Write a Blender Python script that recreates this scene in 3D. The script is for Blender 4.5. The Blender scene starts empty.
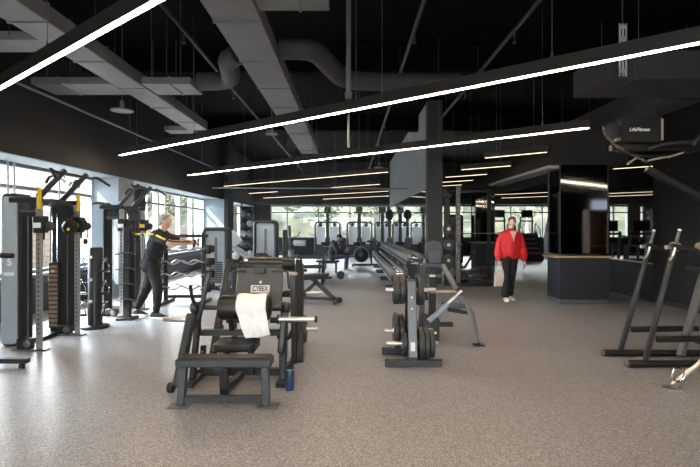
import bpy, math, random
from mathutils import Vector, Matrix, noise
random.seed(7)
SC = bpy.context.scene
COL = SC.collection
F, U0, V0, H = 500.0, 350.0, 227.0, 1.45      # focal length in pixels, vanishing point, eye height
def P(u, v, y):                                # photo point at depth y -> place in the room
    return Vector(((u - U0) / F * y, y, H - (v - V0) / F * y))
def G(u, v):                                   # photo point standing on the floor
    return P(u, v, F * H / (v - V0))
V = Vector
# ------------------------------------------------------------------ materials
MATS = {}
def mat(name, col, rough=.5, metal=0., noise_amt=0., scale=30., bump=0., bscale=200., coat=0., spec=.5, emit=None, estr=0.):
    if name in MATS: return MATS[name]
    m = bpy.data.materials.new(name); m.use_nodes = True
    nt = m.node_tree; b = nt.nodes['Principled BSDF']
    b.inputs['Base Color'].default_value = (*col, 1)
    b.inputs['Roughness'].default_value = rough
    b.inputs['Metallic'].default_value = metal
    b.inputs['Specular IOR Level'].default_value = spec
    if coat: b.inputs['Coat Weight'].default_value = coat
    if emit:
        b.inputs['Emission Color'].default_value = (*emit, 1); b.inputs['Emission Strength'].default_value = estr
    if noise_amt:
        tc = nt.nodes.new('ShaderNodeTexCoord'); n = nt.nodes.new('ShaderNodeTexNoise')
        n.inputs['Scale'].default_value = scale; n.inputs['Detail'].default_value = 4
        nt.links.new(tc.outputs['Object'], n.inputs['Vector'])
        r = nt.nodes.new('ShaderNodeValToRGB')
        r.color_ramp.elements[0].position = .3; r.color_ramp.elements[1].position = .7
        r.color_ramp.elements[0].color = (*[c * (1 - noise_amt) for c in col], 1)
        r.color_ramp.elements[1].color = (*[min(1, c * (1 + noise_amt)) for c in col], 1)
        nt.links.new(n.outputs['Fac'], r.inputs['Fac']); nt.links.new(r.outputs['Color'], b.inputs['Base Color'])
    if bump:
        tc = nt.nodes.new('ShaderNodeTexCoord'); n = nt.nodes.new('ShaderNodeTexNoise')
        n.inputs['Scale'].default_value = bscale; n.inputs['Detail'].default_value = 3
        nt.links.new(tc.outputs['Object'], n.inputs['Vector'])
        bp = nt.nodes.new('ShaderNodeBump'); bp.inputs['Strength'].default_value = bump; bp.inputs['Distance'].default_value = .01
        nt.links.new(n.outputs['Fac'], bp.inputs['Height']); nt.links.new(bp.outputs['Normal'], b.inputs['Normal'])
    MATS[name] = m
    return m
# ------------------------------------------------------------------ mesh builder
def frame(d, up=(0, 0, 1)):
    z = V(d).normalized(); up = V(up)
    if abs(z.dot(up.normalized())) > .98: up = V((0, 1, 0)) if abs(z.y) < .9 else V((1, 0, 0))
    x = up.cross(z).normalized(); y = z.cross(x)
    return x, y, z
class MB:
    def __init__(s): s.v = []; s.f = []
    def add(s, vs, fs):
        b = len(s.v); s.v += [V(p) for p in vs]; s.f += [tuple(b + i for i in f) for f in fs]; return s
    def cbox(s, c, ax, h, ch=None):            # chamfered box: centre, three axes, half sizes
        c = V(c); m = min(h)
        if ch is None: ch = min(.006, m * .35)
        vs = []; idx = {}
        for sx in (-1, 1):
            for sy in (-1, 1):
                for sz in (-1, 1):
                    sg = (sx, sy, sz)
                    for k in range(3):
                        q = [sg[i] * (h[i] - (0 if i == k else ch)) for i in range(3)]
                        idx[(sg, k)] = len(vs); vs.append(c + ax[0] * q[0] + ax[1] * q[1] + ax[2] * q[2])
        fs = []
        for k in range(3):
            i, j = (k + 1) % 3, (k + 2) % 3
            for sg in (-1, 1):
                def cn(a, b2):
                    t = [0, 0, 0]; t[k] = sg; t[i] = a; t[j] = b2; return tuple(t)
                q = [idx[(cn(-1, -1), k)], idx[(cn(1, -1), k)], idx[(cn(1, 1), k)], idx[(cn(-1, 1), k)]]
                fs.append(q if sg > 0 else q[::-1])
        for k in range(3):
            i, j = (k + 1) % 3, (k + 2) % 3
            for a in (-1, 1):
                for b2 in (-1, 1):
                    def cn(t0):
                        t = [0, 0, 0]; t[k] = t0; t[i] = a; t[j] = b2; return tuple(t)
                    q = [idx[(cn(-1), i)], idx[(cn(1), i)], idx[(cn(1), j)], idx[(cn(-1), j)]]
                    fs.append(q[::-1] if a * b2 > 0 else q)
        for sx in (-1, 1):
            for sy in (-1, 1):
                for sz in (-1, 1):
                    q = [idx[((sx, sy, sz), k)] for k in range(3)]
                    fs.append(q if sx * sy * sz > 0 else q[::-1])
        return s.add(vs, fs)
    def box(s, x0, x1, y0, y1, z0, z1, ch=None):
        return s.cbox(((x0 + x1) / 2, (y0 + y1) / 2, (z0 + z1) / 2), (V((1, 0, 0)), V((0, 1, 0)), V((0, 0, 1))),
                      (abs(x1 - x0) / 2, abs(y1 - y0) / 2, abs(z1 - z0) / 2), ch)
    def beam(s, p, q, w=.06, h=None, up=(0, 0, 1), ch=None):   # rectangular bar from p to q
        p, q = V(p), V(q); h = h or w; x, y, z = frame(q - p, up)
        return s.cbox((p + q) / 2, (x, y, z), (w / 2, h / 2, (q - p).length / 2), ch)
    def tube(s, p, q, r=.02, n=12, r2=None):
        p, q = V(p), V(q); x, y, z = frame(q - p); r2 = r if r2 is None else r2
        vs = []
        for c, rr in ((p, r), (q, r2)):
            for i in range(n):
                a = 2 * math.pi * i / n; vs.append(c + x * math.cos(a) * rr + y * math.sin(a) * rr)
        fs = [(i, (i + 1) % n, n + (i + 1) % n, n + i) for i in range(n)]
        fs += [tuple(range(n))[::-1], tuple(range(n, 2 * n))]
        return s.add(vs, fs)
    def path(s, pts, r=.015, n=10, fillet=0., seg=5, closed=False):
        pts = [V(p) for p in pts]
        if fillet:
            out = [pts[0]]
            for i in range(1, len(pts) - 1):
                a, b, c = pts[i - 1], pts[i], pts[i + 1]
                d = min(fillet, (a - b).length * .49, (c - b).length * .49)
                e, g = b + (a - b).normalized() * d, b + (c - b).normalized() * d
                for k in range(seg + 1):
                    t = k / seg; out.append(e * (1 - t) ** 2 + b * 2 * t * (1 - t) + g * t * t)
            pts = out + [pts[-1]]
        rs = r if isinstance(r, (list, tuple)) else [r] * len(pts)
        vs = []; x = None
        N = len(pts)
        for i, p in enumerate(pts):
            if closed: d = pts[(i + 1) % N] - pts[i - 1]
            else: d = pts[min(i + 1, N - 1)] - pts[max(i - 1, 0)]
            d.normalize()
            if x is None: x, y, _ = frame(d)
            else:
                x = (x - d * x.dot(d)).normalized(); y = d.cross(x)
            for k in range(n):
                a = 2 * math.pi * k / n; vs.append(p + (x * math.cos(a) + y * math.sin(a)) * rs[i])
        fs = []
        for i in range(N if closed else N - 1):
            j = (i + 1) % N
            for k in range(n): fs.append((i * n + k, i * n + (k + 1) % n, j * n + (k + 1) % n, j * n + k))
        if not closed: fs += [tuple(range(n))[::-1], tuple(range((N - 1) * n, N * n))]
        return s.add(vs, fs)
    def lathe(s, o, axis, prof, n=24, ring=False):         # prof: (radius, distance along axis)
        o = V(o); x, y, z = frame(axis); vs = []; fs = []
        for r, t in prof:
            for k in range(n):
                a = 2 * math.pi * k / n; vs.append(o + z * t + (x * math.cos(a) + y * math.sin(a)) * max(r, 1e-4))
        for i in range(len(prof) - 1):
            for k in range(n): fs.append((i * n + k, i * n + (k + 1) % n, (i + 1) * n + (k + 1) % n, (i + 1) * n + k))
        if ring:
            L = len(prof) - 1
            for k in range(n): fs.append((L * n + k, L * n + (k + 1) % n, (k + 1) % n, k))
        else: fs += [tuple(range(n))[::-1], tuple(range((len(prof) - 1) * n, len(prof) * n))]
        return s.add(vs, fs)
    def ell(s, c, r, n=16, m=10, R=None):
        c = V(c); vs = []; fs = []
        if not isinstance(r, (tuple, list)): r = (r, r, r)
        for i in range(m + 1):
            t = math.pi * i / m
            for k in range(n):
                a = 2 * math.pi * k / n
                q = V((r[0] * math.sin(t) * math.cos(a), r[1] * math.sin(t) * math.sin(a), r[2] * math.cos(t)))
                if R: q = R @ q
                vs.append(c + q)
        for i in range(m):
            for k in range(n): fs.append((i * n + k, (i + 1) * n + k, (i + 1) * n + (k + 1) % n, i * n + (k + 1) % n))
        return s.add(vs, fs)
    def prism(s, poly, ext):                   # closed polygon swept along a vector
        poly = [V(p) for p in poly]; n = len(poly); e = V(ext)
        nn = V((0, 0, 0))
        for i in range(n): nn += (poly[i] - poly[0]).cross(poly[(i + 1) % n] - poly[0])
        if nn.dot(e) < 0: poly.reverse()
        fs = [tuple(range(n))[::-1], tuple(range(n, 2 * n))] + [(i, (i + 1) % n, n + (i + 1) % n, n + i) for i in range(n)]
        return s.add(poly + [p + e for p in poly], fs)
    def rpanel(s, x0, x1, z0, z1, y0, y1, r, axis='y', seg=5):   # plate with rounded corners, thick along axis
        pts = []
        for cx, cz, a0 in ((x1 - r, z1 - r, 0), (x0 + r, z1 - r, 90), (x0 + r, z0 + r, 180), (x1 - r, z0 + r, 270)):
            for k in range(seg + 1):
                a = math.radians(a0 + 90 * k / seg); pts.append((cx + r * math.cos(a), cz + r * math.sin(a)))
        if axis == 'y': return s.prism([(x, y0, z) for x, z in pts], (0, y1 - y0, 0))
        if axis == 'x': return s.prism([(y0, x, z) for x, z in pts], (y1 - y0, 0, 0))
        return s.prism([(x, z, y0) for x, z in pts], (0, 0, y1 - y0))
    def cap(s, p, q, r1, r2, n=14):            # tapered capsule
        p, q = V(p), V(q); d = q - p; L = d.length or 1e-4; z = d.normalized() if d.length > 1e-5 else V((0, 0, 1))
        prof = []
        for k in range(5):
            a = math.pi / 2 * k / 4; prof.append((r1 * math.sin(a), -r1 * math.cos(a)))
        for k in range(5):
            a = math.pi / 2 * k / 4; prof.append((r2 * math.cos(a), L + r2 * math.sin(a)))
        return s.lathe(p, z, prof, n)
    def build(s, name, m, parent=None, smooth=40, loc=None):
        me = bpy.data.meshes.new(name)
        o0 = V(loc) if loc is not None else (V(parent['_o']) if parent is not None and '_o' in parent else V((0, 0, 0)))
        me.from_pydata([p - o0 for p in s.v], [], s.f)
        me.materials.append(m)
        if smooth:
            me.shade_smooth(); me.set_sharp_from_angle(angle=math.radians(smooth))
        o = bpy.data.objects.new(name, me); COL.objects.link(o)
        if parent is not None:
            o.parent = parent; o['_o'] = list(o0)
        elif loc is not None: o.location = loc; o['_o'] = list(o0)
        return o
def tag(o, label=None, cat=None, group=None, kind=None):
    if label: o['label'] = label
    if cat: o['category'] = cat
    if group: o['group'] = group
    if kind: o['kind'] = kind
    return o
def thing(name, label, cat, loc, group=None):  # Empty at a thing's base; its parts are modelled in place
    o = bpy.data.objects.new(name, None); COL.objects.link(o); o.location = loc; o['_o'] = list(loc)
    o.empty_display_size = .1
    return tag(o, label, cat, group)
def struct(name, mb, m, smooth=40): return tag(mb.build(name, m, None, smooth), kind='structure')
def copy_tree(o, parent=None):
    c = o.copy(); COL.objects.link(c)
    if parent is not None: c.parent = parent
    for ch in list(o.children): copy_tree(ch, c)
    return c
def dup(o, dx, label=None, group=None, rz=None):
    c = copy_tree(o); c.location = V(o.location) + V(dx)
    if rz is not None: c.rotation_euler.z = rz
    if label: c['label'] = label
    if group: c['group'] = group
    return c
def mod_remesh(o, vox=.01, smooth=3):
    r = o.modifiers.new('remesh', 'REMESH'); r.mode = 'VOXEL'; r.voxel_size = vox; r.use_smooth_shade = True
    if smooth:
        k = o.modifiers.new('smooth', 'SMOOTH'); k.factor = .5; k.iterations = smooth
    return o
def text_mesh(name, body, size, m, parent, loc, rot, extrude=.001, shear=0., wx=1.0):
    cu = bpy.data.curves.new(name, 'FONT'); cu.body = body; cu.size = size; cu.extrude = extrude; cu.shear = shear; cu.offset = size * .022
    cu.align_x = 'CENTER'; cu.align_y = 'CENTER'
    t = bpy.data.objects.new('tmp', cu); COL.objects.link(t)
    dg = bpy.context.evaluated_depsgraph_get()
    me = bpy.data.meshes.new_from_object(t.evaluated_get(dg)); bpy.data.objects.remove(t)
    me.materials.clear(); me.materials.append(m)
    R = rot.to_matrix() if hasattr(rot, 'to_matrix') else rot
    o0 = V(parent['_o'])
    for vv in me.vertices:
        q = V((vv.co.x * wx, vv.co.y, vv.co.z)); vv.co = R @ q + V(loc) - o0
    o = bpy.data.objects.new(name, me); COL.objects.link(o); o.parent = parent; o['_o'] = list(o0)
    return o
# shared materials
M_black = mat('black_powder_coat', (.0085, .0085, .0095), .42, .0, .25, 60)
M_char = mat('charcoal_powder_coat', (.03, .032, .037), .4, .1, .15, 40)
M_grey = mat('grey_powder_coat', (.12, .127, .138), .38, .25, .1, 40)
M_steel = mat('brushed_steel', (.55, .53, .51), .3, .9, .1, 80)
M_chrome = mat('chrome', (.75, .75, .76), .15, 1.)
M_vinyl = mat('black_vinyl', (.012, .0115, .0115), .38, 0, .2, 25, .15, 400)
M_rubber = mat('black_rubber', (.008, .008, .0085), .6, 0, .3, 50)
M_white = mat('white_plastic', (.8, .8, .8), .4)
M_yellow = mat('yellow_webbing', (.75, .55, .03), .7, 0, .2, 90)
M_bluepan = mat('pale_blue_grey_shroud', (.34, .41, .47), .3, .1, .08, 6)
M_wood = mat('light_oak', (.42, .29, .18), .45, 0, .25, 12)
M_dkblue = mat('navy_laminate', (.02, .025, .035), .4, 0, .15, 20)
M_mirror = mat('mirror_glass', (.82, .84, .85), .03, 1.)
M_dkmirror = mat('black_mirror_glass', (.16, .16, .17), .05, 1.)
M_skin = mat('skin', (.60, .35, .25), .5, 0, .08, 30)
M_skin2 = mat('fair_skin', (.78, .53, .43), .5, 0, .06, 30)
M_skin3 = mat('brown_skin', (.26, .14, .09), .5, 0, .08, 30)
# ------------------------------------------------------------------ camera, world, sun
cam = bpy.data.cameras.new('camera'); co = bpy.data.objects.new('camera', cam); COL.objects.link(co)
co.location = (0, 0, H); co.rotation_euler = (math.radians(90), 0, 0)
cam.sensor_width = 36; cam.lens = F / 700 * 36; cam.shift_y = -(233.5 - V0) / 700; cam.clip_start = .05; cam.clip_end = 300
SC.camera = co
SC.view_settings.view_transform = 'Standard'; SC.view_settings.look = 'None'; SC.view_settings.gamma = 1
SC.view_settings.exposure = 1.15
w = bpy.data.worlds.new('World'); SC.world = w; w.use_nodes = True
nt = w.node_tree; bg = nt.nodes['Background']
tc = nt.nodes.new('ShaderNodeTexCoord'); sp = nt.nodes.new('ShaderNodeSeparateXYZ'); rp = nt.nodes.new('ShaderNodeValToRGB')
nt.links.new(tc.outputs['Generated'], sp.inputs['Vector']); nt.links.new(sp.outputs['Z'], rp.inputs['Fac'])
rp.color_ramp.elements[0].position = 0; rp.color_ramp.elements[0].color = (.95, .97, 1, 1)
rp.color_ramp.elements[1].position = .6; rp.color_ramp.elements[1].color = (.62, .76, 1, 1)
nt.links.new(rp.outputs['Color'], bg.inputs['Color']); bg.inputs['Strength'].default_value = 1.9
def sun(name, el, az, e, angle, col):
    l = bpy.data.lights.new(name, 'SUN'); l.energy = e; l.angle = math.radians(angle); l.color = col
    o = bpy.data.objects.new(name, l); COL.objects.link(o)
    # az: direction the light comes FROM, degrees from +Y towards +X
    d = V((math.sin(math.radians(az)) * math.cos(math.radians(el)), math.cos(math.radians(az)) * math.cos(math.radians(el)), math.sin(math.radians(el))))
    o.rotation_euler = d.to_track_quat('Z', 'Y').to_euler(); o.location = d * 40
    return o
sun('sun', 45, -118, 13.0, .6, (1, .95, .86))
sun('sky_fill_sun', 22, -80, 24.0, 70, (.80, .9, 1))  # wide sun added to boost the sky light through the side windows
sun('sky_fill_sun', 12, 180, 5.0, 60, (.9, .95, 1))  # added fill sun from behind, brightens surfaces facing the camera
sun('sky_fill_sun', 20, 0, 13.0, 70, (.9, .95, 1))  # wide sun added to boost the far windows' sky light
# ------------------------------------------------------------------ floor
fm = bpy.data.materials.new('speckled_rubber_floor'); fm.use_nodes = True; nt = fm.node_tree; b = nt.nodes['Principled BSDF']
tc = nt.nodes.new('ShaderNodeTexCoord')
def ntex(scale, detail=2):
    n = nt.nodes.new('ShaderNodeTexNoise'); n.inputs['Scale'].default_value = scale; n.inputs['Detail'].default_value = detail
    nt.links.new(tc.outputs['Object'], n.inputs['Vector']); return n
vo = nt.nodes.new('ShaderNodeTexVoronoi'); vo.inputs['Scale'].default_value = 165; nt.links.new(tc.outputs['Object'], vo.inputs['Vector'])
sx_ = nt.nodes.new('ShaderNodeSeparateColor'); nt.links.new(vo.outputs['Color'], sx_.inputs[0])
r1 = nt.nodes.new('ShaderNodeValToRGB'); r1.color_ramp.interpolation = 'CONSTANT'; nt.links.new(sx_.outputs[0], r1.inputs['Fac'])
e = r1.color_ramp.elements
e[0].position = 0; e[0].color = (.146, .141, .15, 1); e[1].position = .78; e[1].color = (.448, .438, .462, 1)
for p_, c_ in ((.25, (.224, .217, .230, 1)), (.5, (.293, .284, .302, 1))): x = r1.color_ramp.elements.new(p_); x.color = c_
n2 = ntex(1.1, 3); mx = nt.nodes.new('ShaderNodeMixRGB'); mx.blend_type = 'MULTIPLY'; mx.inputs[0].default_value = .25
r2 = nt.nodes.new('ShaderNodeValToRGB'); nt.links.new(n2.outputs['Fac'], r2.inputs['Fac'])
r2.color_ramp.elements[0].position = .3; r2.color_ramp.elements[0].color = (.75, .75, .75, 1)
r2.color_ramp.elements[1].position = .7; r2.color_ramp.elements[1].color = (1, 1, 1, 1)
nt.links.new(r1.outputs['Color'], mx.inputs[1]); nt.links.new(r2.outputs['Color'], mx.inputs[2])
nt.links.new(mx.outputs['Color'], b.inputs['Base Color'])
b.inputs['Roughness'].default_value = .36; b.inputs['Specular IOR Level'].default_value = .45
M_floor = fm
XL, XS, YF, ZS, ZC = -5.41, -4.82, 25.5, 2.50, 4.7   # window wall, soffit edge, far wall, soffit height, ceiling height
XR, YB = 15.0, -6.5
struct('floor', MB().box(XL - .3, XR + .3, YB - .3, YF + .3, -.1, 0, .001), M_floor)
M_ceil = mat('black_ceiling_paint', (.0025, .0025, .0028), .85, 0, .3, 3, spec=.1)
M_dkwall = mat('charcoal_wall_paint', (.018, .019, .021), .7, 0, .12, 2, spec=.25)
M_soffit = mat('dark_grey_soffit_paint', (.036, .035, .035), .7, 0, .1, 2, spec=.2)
M_pier = mat('pale_grey_pier_paint', (.21, .245, .28), .6, 0, .05, 2)
M_frame = mat('grey_window_frame', (.17, .18, .19), .4, .3)
M_mull = mat('daylit_window_mullion', (.55, .57, .6), .45)  # paler than the frame: daylight on the mullions put into the colour
M_heat = mat('dark_grille', (.03, .032, .036), .5, .2, .2, 20)
struct('ceiling', MB().box(XL - .3, XR + .3, YB - .3, YF + .3, ZC, ZC + .1, .001), M_ceil)
# glass: clear, with a faint reflection
gm = bpy.data.materials.new('window_glass'); gm.use_nodes = True; nt = gm.node_tree; nt.nodes.clear()
o_ = nt.nodes.new('ShaderNodeOutputMaterial'); mx = nt.nodes.new('ShaderNodeMixShader'); tr = nt.nodes.new('ShaderNodeBsdfTransparent'); gl = nt.nodes.new('ShaderNodeBsdfGlossy')
tr.inputs['Color'].default_value = (.95, .97, .96, 1); gl.inputs['Roughness'].default_value = .02
lw = nt.nodes.new('ShaderNodeLayerWeight'); pw = nt.nodes.new('ShaderNodeMath'); pw.operation = 'POWER'; pw.inputs[1].default_value = 5
ma = nt.nodes.new('ShaderNodeMath'); ma.operation = 'MULTIPLY_ADD'; ma.inputs[1].default_value = .6; ma.inputs[2].default_value = .03
nt.links.new(lw.outputs['Facing'], pw.inputs[0]); nt.links.new(pw.outputs[0], ma.inputs[0])
nt.links.new(ma.outputs[0], mx.inputs[0]); nt.links.new(tr.outputs[0], mx.inputs[1]); nt.links.new(gl.outputs[0], mx.inputs[2]); nt.links.new(mx.outputs[0], o_.inputs[0])
M_glass = gm
# ---- left window wall: sill wall, soffit, piers, windows
SILL = .66
struct('wall_left', MB().box(XL - .3, XL, YB, YF, 0, SILL, .001), M_dkwall)
struct('wall_left_head', MB().box(XL - .06, XL, YB, YF, ZS, ZC, .001), M_dkwall)
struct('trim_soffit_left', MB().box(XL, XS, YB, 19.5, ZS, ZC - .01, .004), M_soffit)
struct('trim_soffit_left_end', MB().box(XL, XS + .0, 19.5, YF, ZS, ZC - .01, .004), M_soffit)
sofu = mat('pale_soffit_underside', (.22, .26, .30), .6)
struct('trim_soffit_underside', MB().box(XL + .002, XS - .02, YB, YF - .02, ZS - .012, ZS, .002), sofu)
heater = MB()
heater.box(XL, XL + .14, 1.0, YF - .1, 0, .60)
ob = struct('trim_heater_casing', heater, M_heat)
hs = MB()
y = 1.2
while y < YF - .5:
    hs.box(XL + .141, XL + .149, y, y + .05, .50, .57, .001); y += .085
tag(hs.build('trim_heater_slots', M_grey), kind='structure')
def pier(n, y0, y1, x1):
    struct('wall_pier_%s' % n, MB().box(XL - .25, x1, y0, y1, 0, ZS - .013, .004), M_pier)
pier('first', 10.5, 11.25, -4.86)
pier('second', 18.5, 19.35, -4.66)
struct('wall_pier_dark', MB().box(XL - .25, XL + .12, 12.32, 12.95, SILL, ZS - .013, .004), M_dkwall)
struct('trim_column_second_pier', MB().box(-4.66, -4.50, 18.5, 19.35, 0, ZC - .02, .004), M_dkwall)
def window_y(n, y0, y1, mull, tz=2.10):        # window in the left wall
    m = MB(); t = .05
    for z in (SILL + .03, tz, ZS - .04): m.box(XL - .09, XL + .0, y0, y1, z - .03, z + .03, .004)
    o = tag(m.build('window_%d' % n, M_frame), kind='structure')
    for y in [y0 + .03, y1 - .03] + mull: MB().box(XL - .13, XL + .01, y - t / 2, y + t / 2, SILL, ZS, .004).build('mullion', M_mull, o)
    g = MB().box(XL - .055, XL - .047, y0, y1, SILL, ZS, .001).build('pane', M_glass, o)
    s = MB().box(XL - .02, XL + .16, y0, y1, SILL - .05, SILL, .004).build('sill', sofu, o)
    return o
window_y(1, 6.6, 10.5, [7.9, 8.05, 9.3])
window_y(2, 11.25, 12.32, [11.85])
window_y(3, 12.95, 18.5, [13.35, 14.05, 14.6, 15.9, 17.1, 17.8])
window_y(4, 19.35, 24.6, [20.4, 22.0, 23.2])
struct('wall_left_corner', MB().box(XL - .3, XL, 24.6, YF, SILL, ZS, .001), M_dkwall)
struct('wall_left_sun_block', MB().box(XL - .3, XL, -3.0, 6.6, SILL, ZS, .001), M_dkwall)  # unseen solid stretch added to keep sun streaks off the floor
window_y(10, YB, -3.0, [-4.5])
# ---- far wall with a long window band
FS, FT = .88, 2.55
struct('wall_far', MB().box(XL - .3, XR, YF, YF + .3, 0, FS, .001), M_dkwall)
struct('wall_far_head', MB().box(XL - .3, XR, YF, YF + .3, FT, ZC, .001), M_dkwall)
struct('trim_bulkhead_far', MB().box(XL, XR, YF - .5, YF, FT + .03, ZC - .01, .004), M_soffit)
struct('wall_far_left', MB().box(XL - .3, -4.05, YF, YF + .3, FS, FT, .001), M_dkwall)
def window_x(n, x0, x1, mull, y=YF, z0=FS, z1=FT, tz=2.19, d=1):
    m = MB(); t = .055
    for x in [x0 + .03, x1 - .03] + mull: m.box(x - t / 2, x + t / 2, y - .02 * d, y + .1 * d, z0, z1, .004)
    for z in (z0 + .03, tz, z1 - .03): m.box(x0, x1, y - .01 * d, y + .09 * d, z - .03, z + .03, .004)
    o = tag(m.build('window_%d' % n, M_frame), kind='structure')
    MB().box(x0, x1, y + .05 * d, y + .058 * d, z0, z1, .001).build('pane', M_glass, o)
    MB().box(x0, x1, y - .12 * d, y + .02 * d, z0 - .05, z0, .004).build('sill', M_dkwall, o)
    return o
window_x(5, -4.05, 1.95, [-3.2, -1.6, 0, 1.5])
window_x(6, 2.15, 12.0, [3.4, 5.0, 6.6, 8.2, 9.8, 10.9])
window_x(7, 13.2, 14.2, [13.45])
window_x(8, 14.75, 15.0, [])
struct('wall_far_mid', MB().box(1.95, 2.15, YF, YF + .3, FS, FT, .001), M_dkwall)
struct('wall_far_pier', MB().box(12.0, 13.2, YF, YF + .3, FS, FT, .001), mat('brown_wall_panel', (.09, .07, .06), .6))
struct('wall_far_pier_small', MB().box(14.2, 14.75, YF, YF + .3, FS, FT, .001), mat('brown_wall_panel', (.09, .07, .06), .6))
# ---- partition with the mirror, bulkhead and column
XM = 2.0
struct('wall_mirror_partition', MB().box(XM, XM + .15, 13.05, YF, 0, 2.45, .001), M_dkwall)
tag(MB().box(XM - .012, XM, 13.1, YF - .02, .25, 2.44, .001).build('trim_mirror', M_mirror), kind='structure')
struct('trim_bulkhead_partition', MB().box(XM - .01, XM + .3, 13.0, YF, 2.45, ZC - .01, .004), mat('pale_bulkhead', (.34, .35, .36), .65, 0, .05, 2))
struct('wall_column', MB().box(XM - .02, XM + .36, 12.75, 13.1, 0, ZC - .01, .006), mat('grey_column_paint', (.042, .044, .048), .65))
# ---- beyond on the right: partition, half wall, back wall
struct('wall_right_partition', MB().box(5.9, 6.1, 7.6, 9.75, 0, ZC, .004), M_dkwall)
struct('wall_right', MB().box(XR, XR + .3, YB, YF, 0, ZC, .001), M_dkwall)
struct('wall_back', MB().box(XL - .3, XR, YB - .3, YB, 0, .7, .001), M_dkwall)
struct('wall_back_head', MB().box(XL - .3, XR, YB - .3, YB, 2.6, ZC, .001), M_dkwall)
struct('wall_back_side', MB().box(4.5, XR, YB - .3, YB, .7, 2.6, .001), M_dkwall)
window_x(11, XL, 4.5, [-3.5, -1.5, .5, 2.5], YB, .7, 2.6, 2.2, d=-1)
struct('wall_half_height', MB().box(5.9, 6.02, 9.75, 11.4, 0, .72, .004), M_dkwall)
struct('trim_half_wall_cap', MB().box(5.88, 6.04, 9.76, 11.4, .72, .745, .003), M_wood)
struct('baseboard_partition', MB().box(5.86, 5.9, 7.6, 11.4, 0, .10, .003), M_char)
# bulkhead that runs over the mirrored columns
struct('trim_bulkhead_columns', MB().box(3.85, 5.3, 9.5, 17.2, 2.62, 3.3, .004), M_soffit)
struct('trim_bulkhead_lit_underside', MB().box(3.75, 4.1, 9.45, 13.5, 2.56, 2.62, .004), mat('pale_bulkhead', (.34, .35, .36), .65, 0, .05, 2))  # the bulkhead's lit underside, its light put into a pale colour
# ------------------------------------------------------------------ outside the windows: bank, retaining wall, trees
M_hill = bpy.data.materials.new('grassy_bank'); M_hill.use_nodes = True; nt = M_hill.node_tree; b = nt.nodes['Principled BSDF']
tc = nt.nodes.new('ShaderNodeTexCoord'); n = nt.nodes.new('ShaderNodeTexNoise'); n.inputs['Scale'].default_value = 1.1; n.inputs['Detail'].default_value = 8
nt.links.new(tc.outputs['Object'], n.inputs['Vector']); r = nt.nodes.new('ShaderNodeValToRGB'); nt.links.new(n.outputs['Fac'], r.inputs['Fac'])
r.color_ramp.elements[0].position = .38; r.color_ramp.elements[0].color = (.010, .016, .004, 1)
r.color_ramp.elements[1].position = .66; r.color_ramp.elements[1].color = (.05, .036, .025, 1)
q = r.color_ramp.elements.new(.52); q.color = (.028, .032, .011, 1)
nt.links.new(r.outputs['Color'], b.inputs['Base Color']); b.inputs['Roughness'].default_value = .9
def terrain(name, fn, nu, nv):
    m = MB(); vs = []; fs = []
    for i in range(nu + 1):
        for j in range(nv + 1): vs.append(fn(i / nu, j / nv))
    for i in range(nu):
        for j in range(nv): fs.append((i * (nv + 1) + j, (i + 1) * (nv + 1) + j, (i + 1) * (nv + 1) + j + 1, i * (nv + 1) + j + 1))
    m.add(vs, fs); return struct(name, m, M_hill)
def hz(p, a=.5): return a * noise.noise(V(p) * .35)
def bank_far(s, t):
    x = -22 + 50 * s; y = 32 + 22 * t; z = -.2 + 7.5 * min(1, t * 1.2) ** .8
    return V((x, y, z + hz((x, y, 0), .9)))
terrain('hill_far', bank_far, 40, 16)
def bank_left(s, t):
    y = -14 + 70 * s; x = -11.2 - 16 * t; z = .9 + 2.2 * t + 3.2 * t * min(1, max(0, (y - 20) / 8))
    return V((x, y, z + hz((x, y, 3), .4)))
terrain('hill_left', bank_left, 48, 12)
struct('ground_outside', MB().box(-40, 34, -20, 60, -.3, -.15, .001), mat('pale_paving', (.42, .41, .38), .8, 0, .1, 1))
# block retaining wall
M_blk = bpy.data.materials.new('tan_block_wall'); M_blk.use_nodes = True; nt = M_blk.node_tree; b = nt.nodes['Principled BSDF']
tc = nt.nodes.new('ShaderNodeTexCoord'); mp = nt.nodes.new('ShaderNodeMapping'); mp.inputs['Rotation'].default_value = (math.radians(90), 0, math.radians(90))
br = nt.nodes.new('ShaderNodeTexBrick'); br.inputs['Scale'].default_value = 1.0; br.inputs['Brick Width'].default_value = .62; br.inputs['Row Height'].default_value = .2
br.inputs['Mortar Size'].default_value = .012
br.inputs['Color1'].default_value = (.20, .145, .11, 1); br.inputs['Color2'].default_value = (.25, .19, .15, 1); br.inputs['Mortar'].default_value = (.09, .065, .05, 1)
sx = nt.nodes.new('ShaderNodeSeparateXYZ'); cx = nt.nodes.new('ShaderNodeCombineXYZ')
nt.links.new(tc.outputs['Object'], sx.inputs[0]); nt.links.new(sx.outputs['Y'], cx.inputs['X']); nt.links.new(sx.outputs['Z'], cx.inputs['Y'])
nt.links.new(cx.outputs[0], br.inputs['Vector']); nt.links.new(br.outputs['Color'], b.inputs['Base Color']); b.inputs['Roughness'].default_value = .85
struct('wall_outside_blocks', MB().box(-11.2, -10.8, -12, 45, -.15, 1.55, .01), M_blk)
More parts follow.
